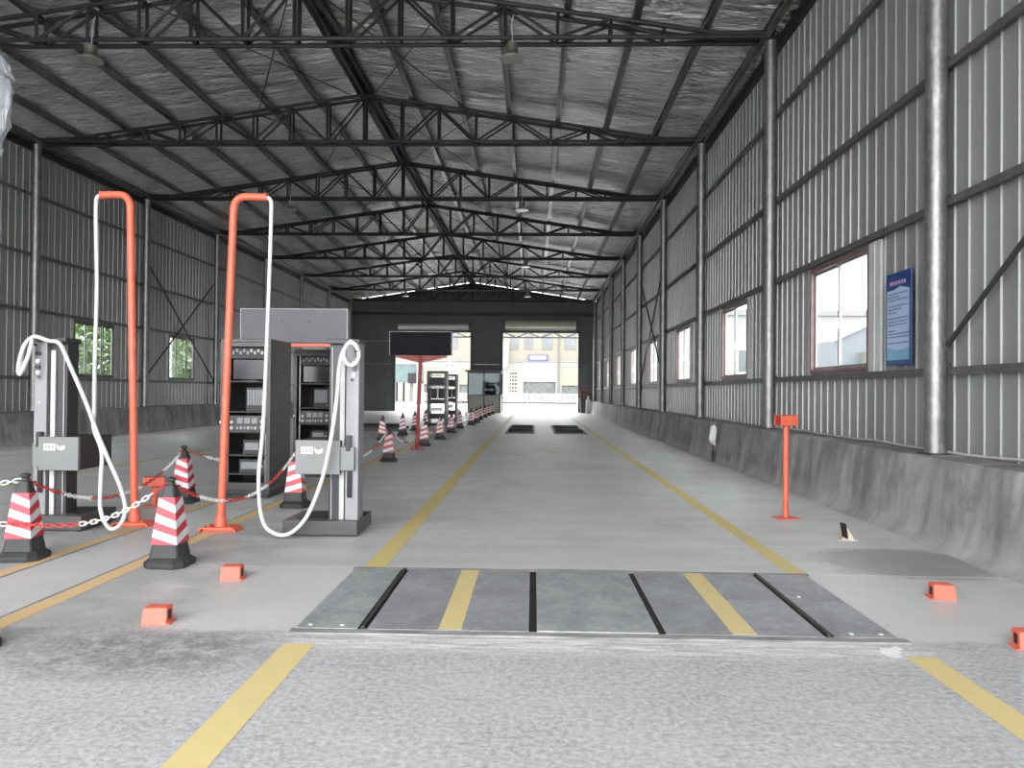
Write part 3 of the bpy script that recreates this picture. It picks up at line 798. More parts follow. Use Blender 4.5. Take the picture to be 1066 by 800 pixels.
# ------------------------------------------------------------------ traffic cones
def cone_proto():
    t = thing('traffic_cone', '', 'traffic cone', (0,0,0), 0, 'striped square cones')
    p_ = MB()
    p_.frustum((0,0),   .170,.170,.0, .175,.175,.045, .35)
    p_.frustum((0,0), .175,.175,.045, .132,.132,.085, .35)
    p_.frustum((0,0), .128,.128,.080, .108,.108,.20, .15)
    p_.build('base', 'rubber_black', t, bevel=.008)
    p_ = MB()
    p_.frustum((0,0), .066,.066,.57, .040,.040,.68, .25)
    p_.lathe((0,0,.67), [(.040,0),(.030,.02),(.030,.045),(.042,.052),(.042,.068),(.020,.082)], 14)
    p_.build('top', 'rubber_black', t, bevel=.004)
    # sleeve with chevron stripes
    sl = MB(); z0, z1 = .195, .585; w0, w1 = .112, .068
    crn = [(-1,-1),(1,-1),(1,1),(-1,1)]
    nb = 6; hb = 1/nb; fall = .16; nu = 6
    for f in range(4):
        a, b = crn[f], crn[(f+1)%4]
        def pt(u, v):
            w = w0+(w1-w0)*v; z = z0+(z1-z0)*v
            return ((a[0]+(b[0]-a[0])*u)*w, (a[1]+(b[1]-a[1])*u)*w, z)
        for k_ in range(-2, nb+2):
            for j in range(nu):
                u0, u1 = j/nu, (j+1)/nu
                off = lambda u: -fall*u if f % 2 == 0 else -fall*(1-u)
                vv = [max(0,min(1,k_*hb+fall+off(u0)-fall*.0)), max(0,min(1,k_*hb+fall+off(u1))), max(0,min(1,(k_+1)*hb+fall+off(u1))), max(0,min(1,(k_+1)*hb+fall+off(u0)))]
                if vv[2]-vv[1] < 1e-4 and vv[3]-vv[0] < 1e-4: continue
                sl.quad(pt(u0,vv[0]), pt(u1,vv[1]), pt(u1,vv[2]), pt(u0,vv[3]), 0 if k_ % 2 else 1)
    sl.build('reflective_sleeve', ['red_sheeting','white_sheeting'], t)
    return t
cones = [
 # x, y, rz, label
 (-3.08, 6.46, -0.02, 'striped cone nearest the camera in full, in front of the two tall orange poles'),
 (-4.45, 6.62, 0.1, 'striped cone at the left frame edge, in front of the outer column tester'),
 (-3.24, 4.27, 0, 'cone cut by the left frame edge, only its black base corner showing'),
 (-4.62, 10.05, 0.02, 'striped cone behind the nearest one, beside the short orange sensor post'),
 (-3.05, 9.80, 1.62, 'striped cone partly hidden behind the grey box of the lane tester'),
 (-3.06, 16.2, 1.6, 'striped cone just beyond the lane tester, in front of the red sign pole'),
 (-4.60, 23.3, 0.0, 'far cone of the outer row, first beyond the lane tester'),
 (-4.45, 26.0, 1.6, 'far cone of the outer row, second beyond the lane tester'),
 (-4.50, 29.0, 1.5, 'far cone of the outer row, third beyond the lane tester'),
 (-4.55, 32.2, 1.6, 'far cone of the outer row, mostly behind the red sign pole'),
 (-2.98, 20.9, 1.55, 'striped cone standing right beside the base of the red sign pole'),
 (-2.93, 24.0, 1.6, 'lane-side cone, first beyond the red sign pole'),
 (-2.97, 27.7, 1.5, 'lane-side cone, second beyond the red sign pole'),
 (-3.00, 31.2, 1.6, 'lane-side cone, third beyond the red sign pole'),
 (-2.80, 34.3, 1.5, 'lane-side cone, fourth beyond the red sign pole'),
 (-2.80, 37.6, 1.6, 'lane-side cone, fifth beyond the red sign pole'),
 (-2.85, 41.0, 1.5, 'lane-side cone, sixth beyond the red sign pole'),
 (-2.80, 44.2, 1.6, 'lane-side cone, seventh beyond the red sign pole'),
 (-2.80, 47.5, 1.5, 'lane-side cone, eighth beyond the red sign pole'),
 (-2.75, 50.8, 1.6, 'lane-side cone, last of the row in front of the glass booth'),
]
c0 = cone_proto()
for i, (x, y, rz, lab) in enumerate(cones):
    if i == 0: c0.location = (x,y,0); c0.rotation_euler = (0,0,rz); c0['label'] = lab
    else: dup(c0, (x,y,0), lab, rz)

# chains
def chain(label, a, b, sag, pat=(5, 9), link=.062, start=0, hi=True, mid=None):
    a, b = Vector(a), Vector(b); pts = []
    N = 60
    for i in range(N+1):
        t = i/N; p = a.lerp(b, t); p.z -= sag*4*t*(1-t); pts.append(p)
    if mid: pts = spline([a]+[Vector(q) for q in mid]+[b], 24)
    # resample
    L = [0]
    for p, q in zip(pts, pts[1:]): L.append(L[-1]+(q-p).length)
    n = max(4, int(L[-1]/(link*.78)))
    def at(s):
        for i in range(1, len(L)):
            if L[i] >= s or i == len(L)-1:
                f = (s-L[i-1])/max(1e-9, L[i]-L[i-1]); return pts[i-1].lerp(pts[i], f), (pts[i]-pts[i-1]).normalized()
    m_ = MB(); seg = pat[0]; col = start; left = pat[col]
    for i in range(n):
        c, tg = at(L[-1]*(i+.5)/n)
        up = Vector((0,0,1)); side = tg.cross(up).normalized(); up = side.cross(tg)
        w = side if i % 2 else up
        ww = link*.26; hl = link*.28
        ring = []
        K = 5 if hi else 3
        for k_ in range(K): an = -PI/2+PI*k_/(K-1); ring.append(c + tg*(hl+ww*math.cos(an)) + w*(ww*math.sin(an)))
        for k_ in range(K): an = PI/2+PI*k_/(K-1); ring.append(c + tg*(-hl+ww*math.cos(an)) + w*(ww*math.sin(an)))
        m_.tube(ring, link*.085, 5 if hi else 4, col, closed=True)
        left -= 1
        if left <= 0: col = 1-col; left = pat[col]
    o = m_.build('barrier_chain', ['chain_red','white_plastic'], None, smooth=60)
    tag(o, label, 'chain', 'red and white plastic barrier chains'); return o
def tip(i, dz=.69): return Vector((cones[i][0], cones[i][1], dz))
def edge(p, q, r=.035):
    d = (q-p); d.z = 0; d.normalize(); return p + d*r
def cc(label, i, j, sag, **kw):
    p, q = tip(i), tip(j); return chain(label, edge(p,q), edge(q,p), sag, **kw)
chain('white end of a chain running off frame from the left-edge cone top', edge(tip(1),Vector((-6.0,6.0,.69))), (-6.2, 6.0, .60), .05, pat=(4,40), start=1)
chain('chain crossing in front of the left-edge cone and rising to the nearest cone', (-6.3, 5.6, .42), edge(tip(0),Vector((-4.5,6.3,.69))), .0, pat=(13,14), start=1, mid=[(-5.1,6.2,.36),(-4.45,6.44,.335),(-4.1,6.45,.325),(-3.75,6.45,.36),(-3.45,6.45,.47)])
cc('sagging chain from the left-edge cone past the outer tester to the cone behind', 1, 3, .36, pat=(12,11))
chain('chain from the cone by the short post to the open rack side', edge(tip(3),Vector((-3.9,10.4,.69))), (-4.27, 10.44, .52), .01, pat=(5,14))
cc('long low chain passing in front of the open rack, from the nearest cone', 0, 4, .34, pat=(11,13))
cc('chain beyond the lane tester running to the next cone', 4, 5, .40, pat=(14,18), hi=False)
cc('chain from the lone lane cone to the red sign pole cone', 5, 10, .42, pat=(14,20), hi=False)
for a, b, nm in ((10,11,'first'),(11,12,'second'),(12,13,'third')):
    cc('far chain between lane-side cones, %s span beyond the sign pole' % nm, a, b, .40, pat=(14,18), hi=False)

# ------------------------------------------------------------------ equipment racks
def rack(label, loc, w=.70, d=.88, h=2.2, group='black equipment racks'):
    t = thing('equipment_rack', label, 'equipment rack', loc, 0, group)
    f = .055
    p_ = MB(); p_.box(-w/2,w/2,0,d,.06,.12); p_.box(-w/2+.04,w/2-.04,.04,d-.04,0,.06); p_.build('base', 'cabinet_black', t, bevel=.006)
    p_ = MB(); p_.box(-w/2,w/2,0,d,h-.05,h); p_.build('top_panel', 'cabinet_dark', t, bevel=.006)
    for s in (-1,1):
        p_ = MB(); x = s*(w/2); p_.box(min(x,x-s*.02),max(x,x-s*.02),.03,d,.12,h-.05); sp = p_.build('side_panel', 'cabinet_dark', t)
        for yy in (.40,.55):
            b_ = MB(); b_.tube([(x-s*.001,yy,1.75),(x+s*.004,yy,1.75)], .014, 10); b_.build('vent_hole', 'black_gap', sp)
        p_ = MB(); p_.box(min(x,x-s*f),max(x,x-s*f),0,.05,.12,h-.05); p_.build('front_post', 'cabinet_dark', t, bevel=.005)
        p_ = MB(); x2 = s*(w/2-f-.03); p_.box(x2-.012,x2+.012,.08,.11,.12,h-.05); p_.build('mounting_rail', 'purlin', t)
    for za, zb in ((h-.11,h-.05),(.12,.22)):
        p_ = MB(); p_.box(-w/2+f,w/2-f,0,.04,za,zb); p_.build('front_rail', 'cabinet_dark', t, bevel=.004)
    p_ = MB(); p_.tube([(-w/2+.025,-.005,1.05),(-w/2+.025,-.035,1.05)], .018, 10); p_.build('door_latch', 'white_plastic', t)
    for z in (.34,.60,.92,1.20,1.62,1.95):
        p_ = MB(); p_.box(-w/2+.03,w/2-.03,.06,d-.05,z-.02,z); p_.build('shelf', 'cab_interior', t)
    return t
def back(t, w=.70, d=.88, h=2.2):
    p_ = MB(); p_.box(-w/2,w/2,d-.02,d,.12,h-.05); p_.build('back_panel', 'cabinet_black', t)
# contents, each a thing
def connector_strip(loc, label, g):
    t = thing('connector_strip', label, 'connector strip', loc, 0, g)
    p_ = MB(); p_.box(-.25,.25,.05,.25,0,.13); p_.build('housing', 'cab_interior', t)
    for i in range(9):
        p_ = MB(); z = .04+.03*(i%2); p_.box(-.22+i*.05,-.19+i*.05,.035,.05,z,z+.045); p_.build('plug', 'offwhite' if i > 4 else 'display_grey', t)
    return t
def monitor(loc, label, g):
    t = thing('monitor', label, 'monitor', loc, 0, g)
    p_ = MB(); p_.box(-.24,.24,.06,.10,.02,.30); p_.build('bezel', 'screen_black', t, bevel=.006)
    p_ = MB(); p_.box(-.225,.225,.056,.06,.04,.285); p_.build('screen', 'screen_black', t)
    p_ = MB(); p_.box(-.03,.03,.10,.14,.0,.16); p_.box(-.11,.11,.05,.22,0,.012); p_.build('stand', 'cab_interior', t)
    return t
def computer(loc, label, g, light='display_grey', w=.26, h=.33):
    t = thing('computer_case', label, 'computer', loc, 0, g)
    p_ = MB(); p_.box(-w/2,w/2,.06,.50,0,h); p_.build('case', 'cab_interior', t, bevel=.006)
    p_ = MB()
    for i in range(6): p_.box(-w/2+.02+i*(w-.04)/6,-w/2+.02+(i+.7)*(w-.04)/6,.05,.06,h*.25,h-.03)
    p_.build('front_grille', light, t)
    p_ = MB(); p_.lathe((w/2-.03,.05,h*.12), [(.012,0),(.012,.01)], 10); p_.build('power_button', 'offwhite', t)
    return t
def control_unit(loc, label, g):
    t = thing('control_unit', label, 'control unit', loc, 0, g)
    p_ = MB(); p_.box(-.27,.27,.02,.42,0,.22); p_.build('housing', 'cabinet_dark', t, bevel=.005)
    for x, z in ((-.20,.13),(-.20,.05),(.22,.14),(.22,.06)):
        p_ = MB(); p_.tube([(x,.02,z),(x,-.01,z)], .025, 12); p_.build('dial', 'offwhite', t, smooth=40)
    for i in range(3):
        p_ = MB(); p_.box(-.13+i*.10,-.05+i*.10,.012,.02,.11,.19); p_.build('meter', 'display_grey', t)
    for i in range(6):
        p_ = MB(); p_.box(-.14+i*.05,-.11+i*.05,.01,.02,.03,.07); p_.build('push_button', 'offwhite' if i%2 else 'display_grey', t)
    p_ = MB(); p_.box(-.255,-.235,-.015,.02,.03,.19); p_.build('handle', 'purlin', t)
    return t
def small_box(loc, label, g, w=.3, h=.2, mat='cab_interior'):
    t = thing('power_supply', label, 'power supply', loc, 0, g)
    p_ = MB(); p_.box(-w/2,w/2,.06,.42,0,h); p_.build('case', mat, t, bevel=.005)
    p_ = MB(); p_.box(-w/2+.03,w/2-.08,.054,.06,h*.3,h*.8); p_.build('front_plate', 'display_grey', t)
    p_ = MB(); p_.tube([(w/2-.04,.06,h*.5),(w/2-.04,.04,h*.5)], .018, 10); p_.build('dial', 'offwhite', t)
    return t
r1 = rack('black open rack in front, tallest, behind the orange pole bent toward the lane', (-3.97, 10.46, 0)); back(r1)
r2 = dup(r1, (-3.80, 13.15, 0), 'black open rack standing behind the first, under the grey sign board', group='black equipment racks')
for (x, y, nm) in ((-3.97, 10.46, 'front rack behind the orange pole'), (-3.80, 13.15, 'second rack under the sign board')):
    g = 'equipment inside the ' + nm
    connector_strip((x, y+.05, 1.95), 'row of pale plugs at the top of the ' + nm, g)
    monitor((x+.02, y+.06, 1.62), 'black monitor high in the ' + nm, g)
    computer((x+.10, y+.06, 1.20), 'computer case with pale grille in the ' + nm, g)
    control_unit((x, y+.04, .92), 'control unit with meters and dials in the ' + nm, g)
    small_box((x+.08, y+.06, .60), 'low power unit under the control unit in the ' + nm, g)
    small_box((x+.06, y+.06, .34), 'lower power unit near the bottom of the ' + nm, g, .36, .19)
# far racks, see-through
def far_rack(label, loc, w):
    t = thing('equipment_rack', label, 'equipment rack', loc, 0, 'see-through far racks')
    h, d = 2.38, .8
    p_ = MB(); p_.box(-w/2,w/2,0,d,0,.12); p_.build('base', 'cabinet_black', t)
    p_ = MB(); p_.box(-w/2,w/2,0,d,h-.10,h); p_.build('top_panel', 'cabinet_black', t)
    for s in (-1,1):
        x = s*w/2; p_ = MB(); p_.box(min(x,x-s*.10),max(x,x-s*.10),0,d,.12,h-.10); p_.build('side_panel', 'cabinet_black' if s < 0 else 'cabinet_dark', t)
    for z0, z1 in ((.30,.52),(.95,1.15),(1.75,2.10)):
        p_ = MB(); p_.box(-w/2+.1,w/2-.1,.05,d-.05,z0,z1); p_.build('equipment_drawer', 'cab_interior', t)
    for z in (.60, 1.20, 1.62):
        p_ = MB(); p_.box(-w/2+.1,w/2-.1,.02,d-.02,z-.02,z); p_.build('shelf', 'cabinet_black', t)
    p_ = MB(); p_.box(-w/2+.14,w/2-.14,.3,.6,1.20,1.60); p_.build('drawer_unit', 'cab_interior', t)
    p_ = MB(); p_.box(.0,.06,.1,.2,1.20,1.62); p_.build('cable_duct', 'white_plastic', t)
    p_ = MB(); p_.box(-w/2+.14,w/2-.2,.1,.3,.64,.80); p_.build('white_unit', 'white_plastic', t)
    p_ = MB(); p_.box(-w/2+.14,w/2-.2,.0,.02,2.16,2.22); p_.build('pale_strip', 'white_plastic', t)
far_rack('black see-through rack beside the red sign pole, far down the hall', (-4.22, 33.2, 0), .86)
far_rack('narrower looking black rack farther away, between the first far rack and the glass booth', (-4.28, 39.5, 0), .60)

# ------------------------------------------------------------------ sign boards on posts
def sign(label, loc, lean, w, h, z0, boxed, paint_, back_mat, off=0):
    t = thing('sign_board', label, 'sign board', loc, 0, 'post-mounted display boards')
    cz = z0+h/2
    lean += off
    p_ = MB(); p_.tube([(0,0,.01),(lean-off,0,z0+.1)], .048, 14); p_.build('post', paint_, t, smooth=40)
    p_ = MB(); p_.frustum((0,0), .17,.17,0, .16,.16,.015)
    for a in range(4):
        an = a*PI/2; p_.bar((.05*math.cos(an),.05*math.sin(an),.10),(.15*math.cos(an),.15*math.sin(an),.02), .012,.03)
    p_.build('base_plate', paint_, t)
    p_ = MB(); p_.box(lean-w/2,lean+w/2,-.07,.05,z0,z0+h); b = p_.build('display_box', back_mat, t, bevel=.006)
    p_ = MB(); e = .012
    p_.box(lean-w/2-e,lean+w/2+e,-.075,-.055,z0+h,z0+h+e); p_.box(lean+w/2,lean+w/2+e,-.075,.05,z0,z0+h); p_.box(lean-w/2-e,lean-w/2,-.075,.05,z0,z0+h)
    p_.build('edge_trim', 'offwhite', t)
    p_ = MB(); p_.bar((lean-w*.42,0,z0-.03),(lean+w*.42,0,z0-.03), .06, .06); p_.build('cross_bar', paint_, t)
    for s in ((-1,1) if boxed else ()):
        p_ = MB(); p_.add([(lean,-.012,z0-.06),(lean+s*w*.40,-.012,z0-.055),(lean,-.012,z0-.20),(lean,.012,z0-.06),(lean+s*w*.40,.012,z0-.055),(lean,.012,z0-.20)], [(0,1,2),(5,4,3),(0,3,4,1),(1,4,5,2),(2,5,3,0)])
        p_.build('gusset', paint_, t)
    if boxed:
        p_ = MB(); p_.box(-.24,-.05,-.06,.06,1.70,1.96); p_.build('control_box', 'cabinet_dark', t, bevel=.005)
        p_ = MB(); p_.add([(.05,-.03,1.84),(.17,-.03,1.70),(.05,-.03,1.70),(.05,.03,1.84),(.17,.03,1.70),(.05,.03,1.70)], [(0,1,2),(5,4,3),(0,3,4,1),(1,4,5,2),(2,5,3,0)]); p_.build('speaker_bracket', 'cabinet_dark', t)
    for dx in (-.2,.25):
        p_ = MB(); p_.lathe((lean+dx,-.07,z0+h*.62), [(.02,0),(.02,.012)], 8); p_.build('rivet', 'column_dark', t)
    return t
sign('grey display board on an orange frame above the equipment racks', (-4.12, 12.15, 0), .02, 1.69, .53, 2.25, False, 'orange_paint', 'sign_panel', .28)
sign('black display board on a leaning red pole in front of the far doorway', (-3.00, 19.7, 0), .08, 1.58, .60, 2.42, True, 'dark_red_paint', 'board_black')

# ------------------------------------------------------------------ wall things
# blue notice board on the right wall
t = thing('notice_board', 'blue notice board with printed lines beside the first window on the right-hand wall', 'notice board', (XR-.10, 9.66, 2.52), 0); t.scale = (1,1.1,.83)
by0, by1, bz0, bz1 = -.30, .30, -.78, .62
p_ = MB(); p_.box(-.012,.012,by0,by1,bz0,bz1); p_.build('backing_panel', 'blue_board', t, bevel=.006)
p_ = MB(); p_.add([(-.0135,.27,-.70),(-.0135,-.26,-.70),(-.0135,-.26,.34),(-.0135,-.05,.40),(-.0135,.10,.36),(-.0135,.27,.36)], [(0,1,2,3,4,5)[::-1]]); p_.build('text_field', 'pale_blue', t)
p_ = MB(); p_.add([(-.0145,.27,-.70),(-.0145,-.26,-.70),(-.0145,-.26,-.52),(-.0145,.0,-.56),(-.0145,.27,-.50)], [(0,1,2,3,4)[::-1]]); p_.build('teal_wave', 'teal_band', t)
p_ = MB(); rr = random.Random(5)
z = .30; cnt = 0
while z > -.48:
    y = .235
    end = -.22 if rr.random() < .7 else rr.uniform(-.15,.1)
    while y > end:
        w = rr.uniform(.016,.03)
        hh = .011
        p_.add([(-.0152,y,z-hh),(-.0152,y-w,z-hh),(-.0152,y-w,z+hh*rr.uniform(.2,1)),(-.0152,y,z+hh)], [(0,1,2,3)[::-1]])
        y -= w+.006
    cnt += 1
    z -= .048 if cnt % 3 else .09
p_.build('printed_lines', 'ink', t)
p_ = MB(); y = .20
for i in range(6): p_.add([(-.0142,y,.43),(-.0142,y-.05,.43),(-.0142,y-.05,.49),(-.0142,y,.49)], [(0,1,2,3)[::-1]]); y -= .066
p_.build('title_print', 'pink_ink', t)
for yy in (-.2,.2):
    p_ = MB(); p_.box(0,.09,yy-.02,yy+.02,.3,.34); p_.build('wall_bracket', 'column_dark', t)
# white conduit cable lying on the plinth top
rr = random.Random(11)
pts = [(4.56, 5.0, .89)]
y = 5.0
for i in range(14):
    y += .75; pts.append((4.54+rr.uniform(-.03,.02), y, .884+ (0.02 if i%4==2 else .0)))
h_ = MB(); h_.tube(spline(pts, 6), .014, 8); tag(h_.build('power_cable', 'offwhite', None, smooth=60), 'pale cable lying along the top of the concrete plinth', 'cable')
# cable coil hanging on the plinth
t = thing('cable_coil', 'white cable coil with black plug hanging on the concrete plinth', 'cable', (4.02, 17.1, 0))
for k_ in range(5):
    ring = []
    for a in range(24):
        an = 2*PI*a/24; ring.append((-.03-.015*k_+.012*math.sin(3*an), (.10+.012*k_)*math.cos(an), .58+(.22-.01*k_)*math.sin(an)))
    c_ = MB(); c_.tube(ring, .013, 8, closed=True); c_.build('cable_loop', 'white_plastic', t, smooth=60)
c_ = MB(); c_.tube(spline([(-.05,0,.36),(-.06,.02,.28),(-.05,.03,.22)], 6), .016, 8); c_.box(-.09,-.02,-.05,.06,.0,.24); c_.build('plug', 'rubber_black', t, bevel=.01)
c_ = MB(); c_.box(-.05,.07,-.02,.02,.80,.83); c_.build('hook', 'column_dark', t)

# ------------------------------------------------------------------ high-bay lamps
def lamp(label, x, y):
    t = thing('high_bay_lamp', label, 'lamp', (x, y-.25, ZB-.46), 0, 'bell lamps hung under the trusses'); t.scale = (.85,.85,.85)
    p_ = MB(); p_.lathe((0,0,.0), [(.27,0),(.275,.012),(.24,.05),(.17,.10),(.12,.15),(.10,.17)], 24); p_.build('reflector', 'lamp_alu', t, smooth=30)
    p_ = MB()
    for i in range(5): p_.lathe((0,0,.17+i*.035), [(.125,0),(.14,.006),(.14,.018),(.125,.024)], 20)
    p_.lathe((0,0,.17), [(.115,0),(.115,.18),(.06,.20)], 18); p_.build('finned_housing', 'lamp_alu', t, smooth=30)
    p_ = MB(); p_.lathe((0,0,.012), [(.20,0),(.20,.01)], 20); p_.build('glass_lens', 'offwhite', t)
    p_ = MB(); p_.tube(spline([(0,0,.36),(.01,.02,.55),(-.02,.08,.80),(.03,.10,1.05)], 6), .010, 6); p_.build('flex_cable', 'offwhite', t)
    p_ = MB(); p_.tube([(0,0,.36),(0,.117,.53)], .008, 6); p_.build('hanger_rod', 'column_dark', t)
    return t
for x, side in ((-.47, 'lane-side row'), (-8.5, 'outer row')):
    for n, y in enumerate((14.6, 26.6, 38.6, 50.6)):
        lamp('bell-shaped lamp under a truss, %s, %s from the entrance' % (side, NUM[n]), x, y)

# ------------------------------------------------------------------ plastic film hanging near the entrance
t_ = MB(); rr = random.Random(21)
zs = [8.17, 4.6, 3.2, 2.80, 2.69, 2.61, 2.545, 2.43, 2.315]
wd = [.05, .13, .14, .15, .192, .232, .240, .222, .192]
rows = []
zf = []; wf = []
for i in range(len(zs)-1):
    for k_ in range(4): zf.append(zs[i]+(zs[i+1]-zs[i])*k_/4); wf.append(wd[i]+(wd[i+1]-wd[i])*k_/4)
zf.append(zs[-1]); wf.append(wd[-1])
n = 22
for z, w in zip(zf, wf):
    row = []
    for a in range(n):
        an = 2*PI*a/n; q = 1+rr.uniform(-.06,.06)
        row.append((-2.08+w*math.cos(an)*q, 2.62+.55*w*math.sin(an)*q, z+rr.uniform(-.015,.015)))
    rows.append(row)
vs = [p for r_ in rows for p in r_]
t_.add(vs, [(i*n+j, i*n+(j+1)%n, (i+1)*n+(j+1)%n, (i+1)*n+j) for i in range(len(rows)-1) for j in range(n)])
tag(t_.build('plastic_film', 'film', None, smooth=25), 'crumpled clear plastic film hanging at the top corner of the entrance', 'plastic film')

# ------------------------------------------------------------------ things by the far doorways
t = thing('glass_booth', 'dark framed glass booth in front of the pillar between the far doorways', 'booth', (-3.53, 54.2, 0))
w, d, h = 1.13, 2.6, 2.9
fr = MB()
for x in (-w,0,w):
    for y in (0,d): fr.box(x-.05,x+.05,y-.05,y+.05,0,h)
for z in (.03,1.25,h-.06):
    fr.box(-w,w,-.05,.05,z-.04,z+.04); fr.box(-w,w,d-.05,d+.05,z-.04,z+.04); fr.box(-w-.05,-w+.05,0,d,z-.04,z+.04); fr.box(w-.05,w+.05,0,d,z-.04,z+.04)
fr.build('frame', 'frame_grey', t)
p_ = MB(); p_.box(-w-.22,w+.1,-.2,d+.1,h,h+.12); p_.build('roof', 'cabinet_black', t)
for a, b in ((-w+.05,-.05),(.05,w-.05)):
    p_ = MB(); p_.box(a,b,-.01,.01,.07,1.21); p_.build('lower_panel', 'counter', t)
    p_ = MB(); p_.box(a,b,-.006,.006,1.29,h-.1); p_.build('pane', 'glass_tinted', t)
    p_ = MB(); p_.box(a,b,d-.02,d,.07,h-.1); p_.build('rear_panel', 'glass_green', t)
p_ = MB(); p_.box(-w-.006,-w+.006,.05,d-.05,1.29,h-.1); p_.box(w-.006,w+.006,.05,d-.05,1.29,h-.1); p_.build('side_pane', 'glass_tinted', t)
p_ = MB(); p_.box(-w-.01,-w+.01,.05,d-.05,.07,1.21); p_.box(w-.01,w+.01,.05,d-.05,.07,1.21); p_.build('side_panel', 'counter', t)
p_ = MB(); p_.box(-w+.1,w-.1,.5,1.1,1.0,1.05); p_.build('desk', 'offwhite', t)
# chair
t = thing('plastic_chair', 'white plastic chair beside the far glass booth', 'chair', (-4.35, 46.5, 0))
p_ = MB(); p_.box(-.24,.24,-.22,.22,.42,.45); p_.build('seat', 'white_plastic', t, bevel=.01)
for sx in (-1,1):
    for sy in (-1,1):
        p_ = MB(); p_.bar((sx*.26,sy*.24,0),(sx*.21,sy*.19,.42), .05, .04); p_.build('leg', 'white_plastic', t)
p_ = MB()
for x in (-.2,-.07,.07,.2): p_.bar((x,.20,.45),(x*1.05,.28,.90), .05,.02)
p_.bar((-.24,.285,.90),(.24,.285,.90), .03,.10); p_.build('backrest', 'white_plastic', t)
# planter and block at the right jamb
t = thing('planter', 'dark tub with reddish plant at the far doorway jamb', 'planter', (3.62, 55.9, 0))
p_ = MB(); p_.lathe((0,0,0), [(.26,0),(.33,1.05),(.36,1.08),(.36,1.14),(.30,1.14)], 20); p_.build('tub', 'planter', t, smooth=40)
p_ = MB(); rr = random.Random(4)
for i in range(160):
    c = Vector((rr.gauss(0,.16), rr.gauss(0,.16), 1.14+rr.random()*.55)); u = Vector((rr.uniform(-1,1),rr.uniform(-1,1),rr.uniform(-.5,1))).normalized()*.07; v = u.orthogonal().normalized()*.035
    p_.quad(c-u-v,c+u-v,c+u+v,c-u+v)
p_.build('foliage', 'red_leaf', t)
t = MB(); t.frustum((0,0), .17,.2,0, .15,.18,1.0, .1); t.box(-.06,.06,-.10,.10,1.0,1.25)
tag(t.build('stone_block', 'foam_block', None, (3.84, 54.6, 0), bevel=.02), 'pale upright block at the foot of the plinth near the far doorway', 'block')
# low roller bed of the neighbouring lane
t = thing('roller_bed', 'low black roller bed on the floor behind the outer cones', 'roller bed', (-6.0, 29.6, 0))
p_ = MB(); p_.box(-1.0,1.0,-1.1,1.1,.0,.10); p_.build('bed_frame', 'cabinet_black', t, bevel=.01)
for y in (-.7,-.25,.25,.7):
    p_ = MB(); p_.tube([(-.9,y,.12),(.9,y,.12)], .09, 12); p_.build('roller', 'rubber_black', t, smooth=40)

# ------------------------------------------------------------------ outside, beyond the far doorways
FY = 108
t = thing('shop_building', 'cream two-storey shop building across the yard beyond the far doorways', 'building', (0, FY, 0))
gaps = [(-3.4,-2.3,1.3,4.2,'w'), (-1.5,3.0,0,5.15,'s'), (3.9,8.2,0,5.1,'s2'), (-15.5,-12.0,0,4.8,'s2'), (-20,-17,0,4.8,'s'), (-10.5,-7.5,0,4.8,'s2')]
p_ = MB()
def wall_strip(a, b, z0, z1): p_.box(a,b,0,.3,z0,z1)
xs = sorted([(-32,-32)]+[(g[0],g[1]) for g in gaps]+[(24,24)])
for (a0,a1),(b0,b1) in zip(xs, xs[1:]): wall_strip(a1,b0,0,5.3)
p_.box(-32,24,0,.3,5.3,5.75)
for g in gaps:
    if g[2] > 0: p_.box(g[0],g[1],0,.3,0,g[2])
    p_.box(g[0],g[1],0,.3,g[3],5.3)
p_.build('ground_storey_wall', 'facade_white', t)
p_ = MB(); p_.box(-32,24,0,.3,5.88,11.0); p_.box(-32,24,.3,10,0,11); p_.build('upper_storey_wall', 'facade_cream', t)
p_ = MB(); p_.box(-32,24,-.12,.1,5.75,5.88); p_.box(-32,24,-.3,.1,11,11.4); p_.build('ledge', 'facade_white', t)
for x, hw in ((-24,.62),(-19,.62),(-13.2,.62),(-11.4,.62),(-6.5,.62),(-2.8,.55),(-.8,.58),(1.8,.74),(5.05,.78),(9.2,.7),(12,.62)):
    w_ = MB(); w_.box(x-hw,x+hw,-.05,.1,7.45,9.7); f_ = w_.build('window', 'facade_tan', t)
    w_ = MB(); w_.box(x-hw+.1,x-.05,-.06,-.04,7.6,9.6); w_.box(x+.05,x+hw-.1,-.06,-.04,7.6,9.6); w_.build('pane', 'window_dark', f_)
for x in (3.45,-6.0,-16.2):
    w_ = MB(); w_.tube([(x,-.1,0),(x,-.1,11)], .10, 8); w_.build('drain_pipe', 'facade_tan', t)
for g in gaps:
    q = MB(); q.box(g[0],g[1],.28,.32,g[2],g[3]); q.build('shop_interior', 'shop_dark', t)
    if g[4] == 's':
        q = MB(); q.box(g[0],g[1],.05,.15,2.98 if g[0] > -5 else 2.1,g[3]); q.build('roller_shutter', 'shutter_white', t)
        q = MB(); q.box(g[0]-.15,g[1]+.15,-.12,.1,g[3],g[3]+.45); q.build('shutter_box', 'shutter_white', t)
    elif g[4] == 's2':
        q = MB(); q.box(g[0],g[1],.05,.15,2.45,g[3]); q.build('roller_shutter', 'roller_slats', t)
    else:
        q = MB()
        for i in range(8): q.box(g[0],g[1],.02,.06,g[2]+i*.5,g[2]+i*.5+.12)
        for i in range(3): q.box(g[0]+.2+i*.4,g[0]+.24+i*.4,.02,.05,g[2],g[3])
        q.build('window_bars', 'offwhite', t)
s_ = thing('shop_sign', 'small navy sign with white characters above the white roller shutter outside', 'shop sign', (.54, FY-.22, 6.3))
q = MB(); q.box(-1.35,1.35,0,.08,-.42,.42); q.build('panel', 'sign_navy', s_)
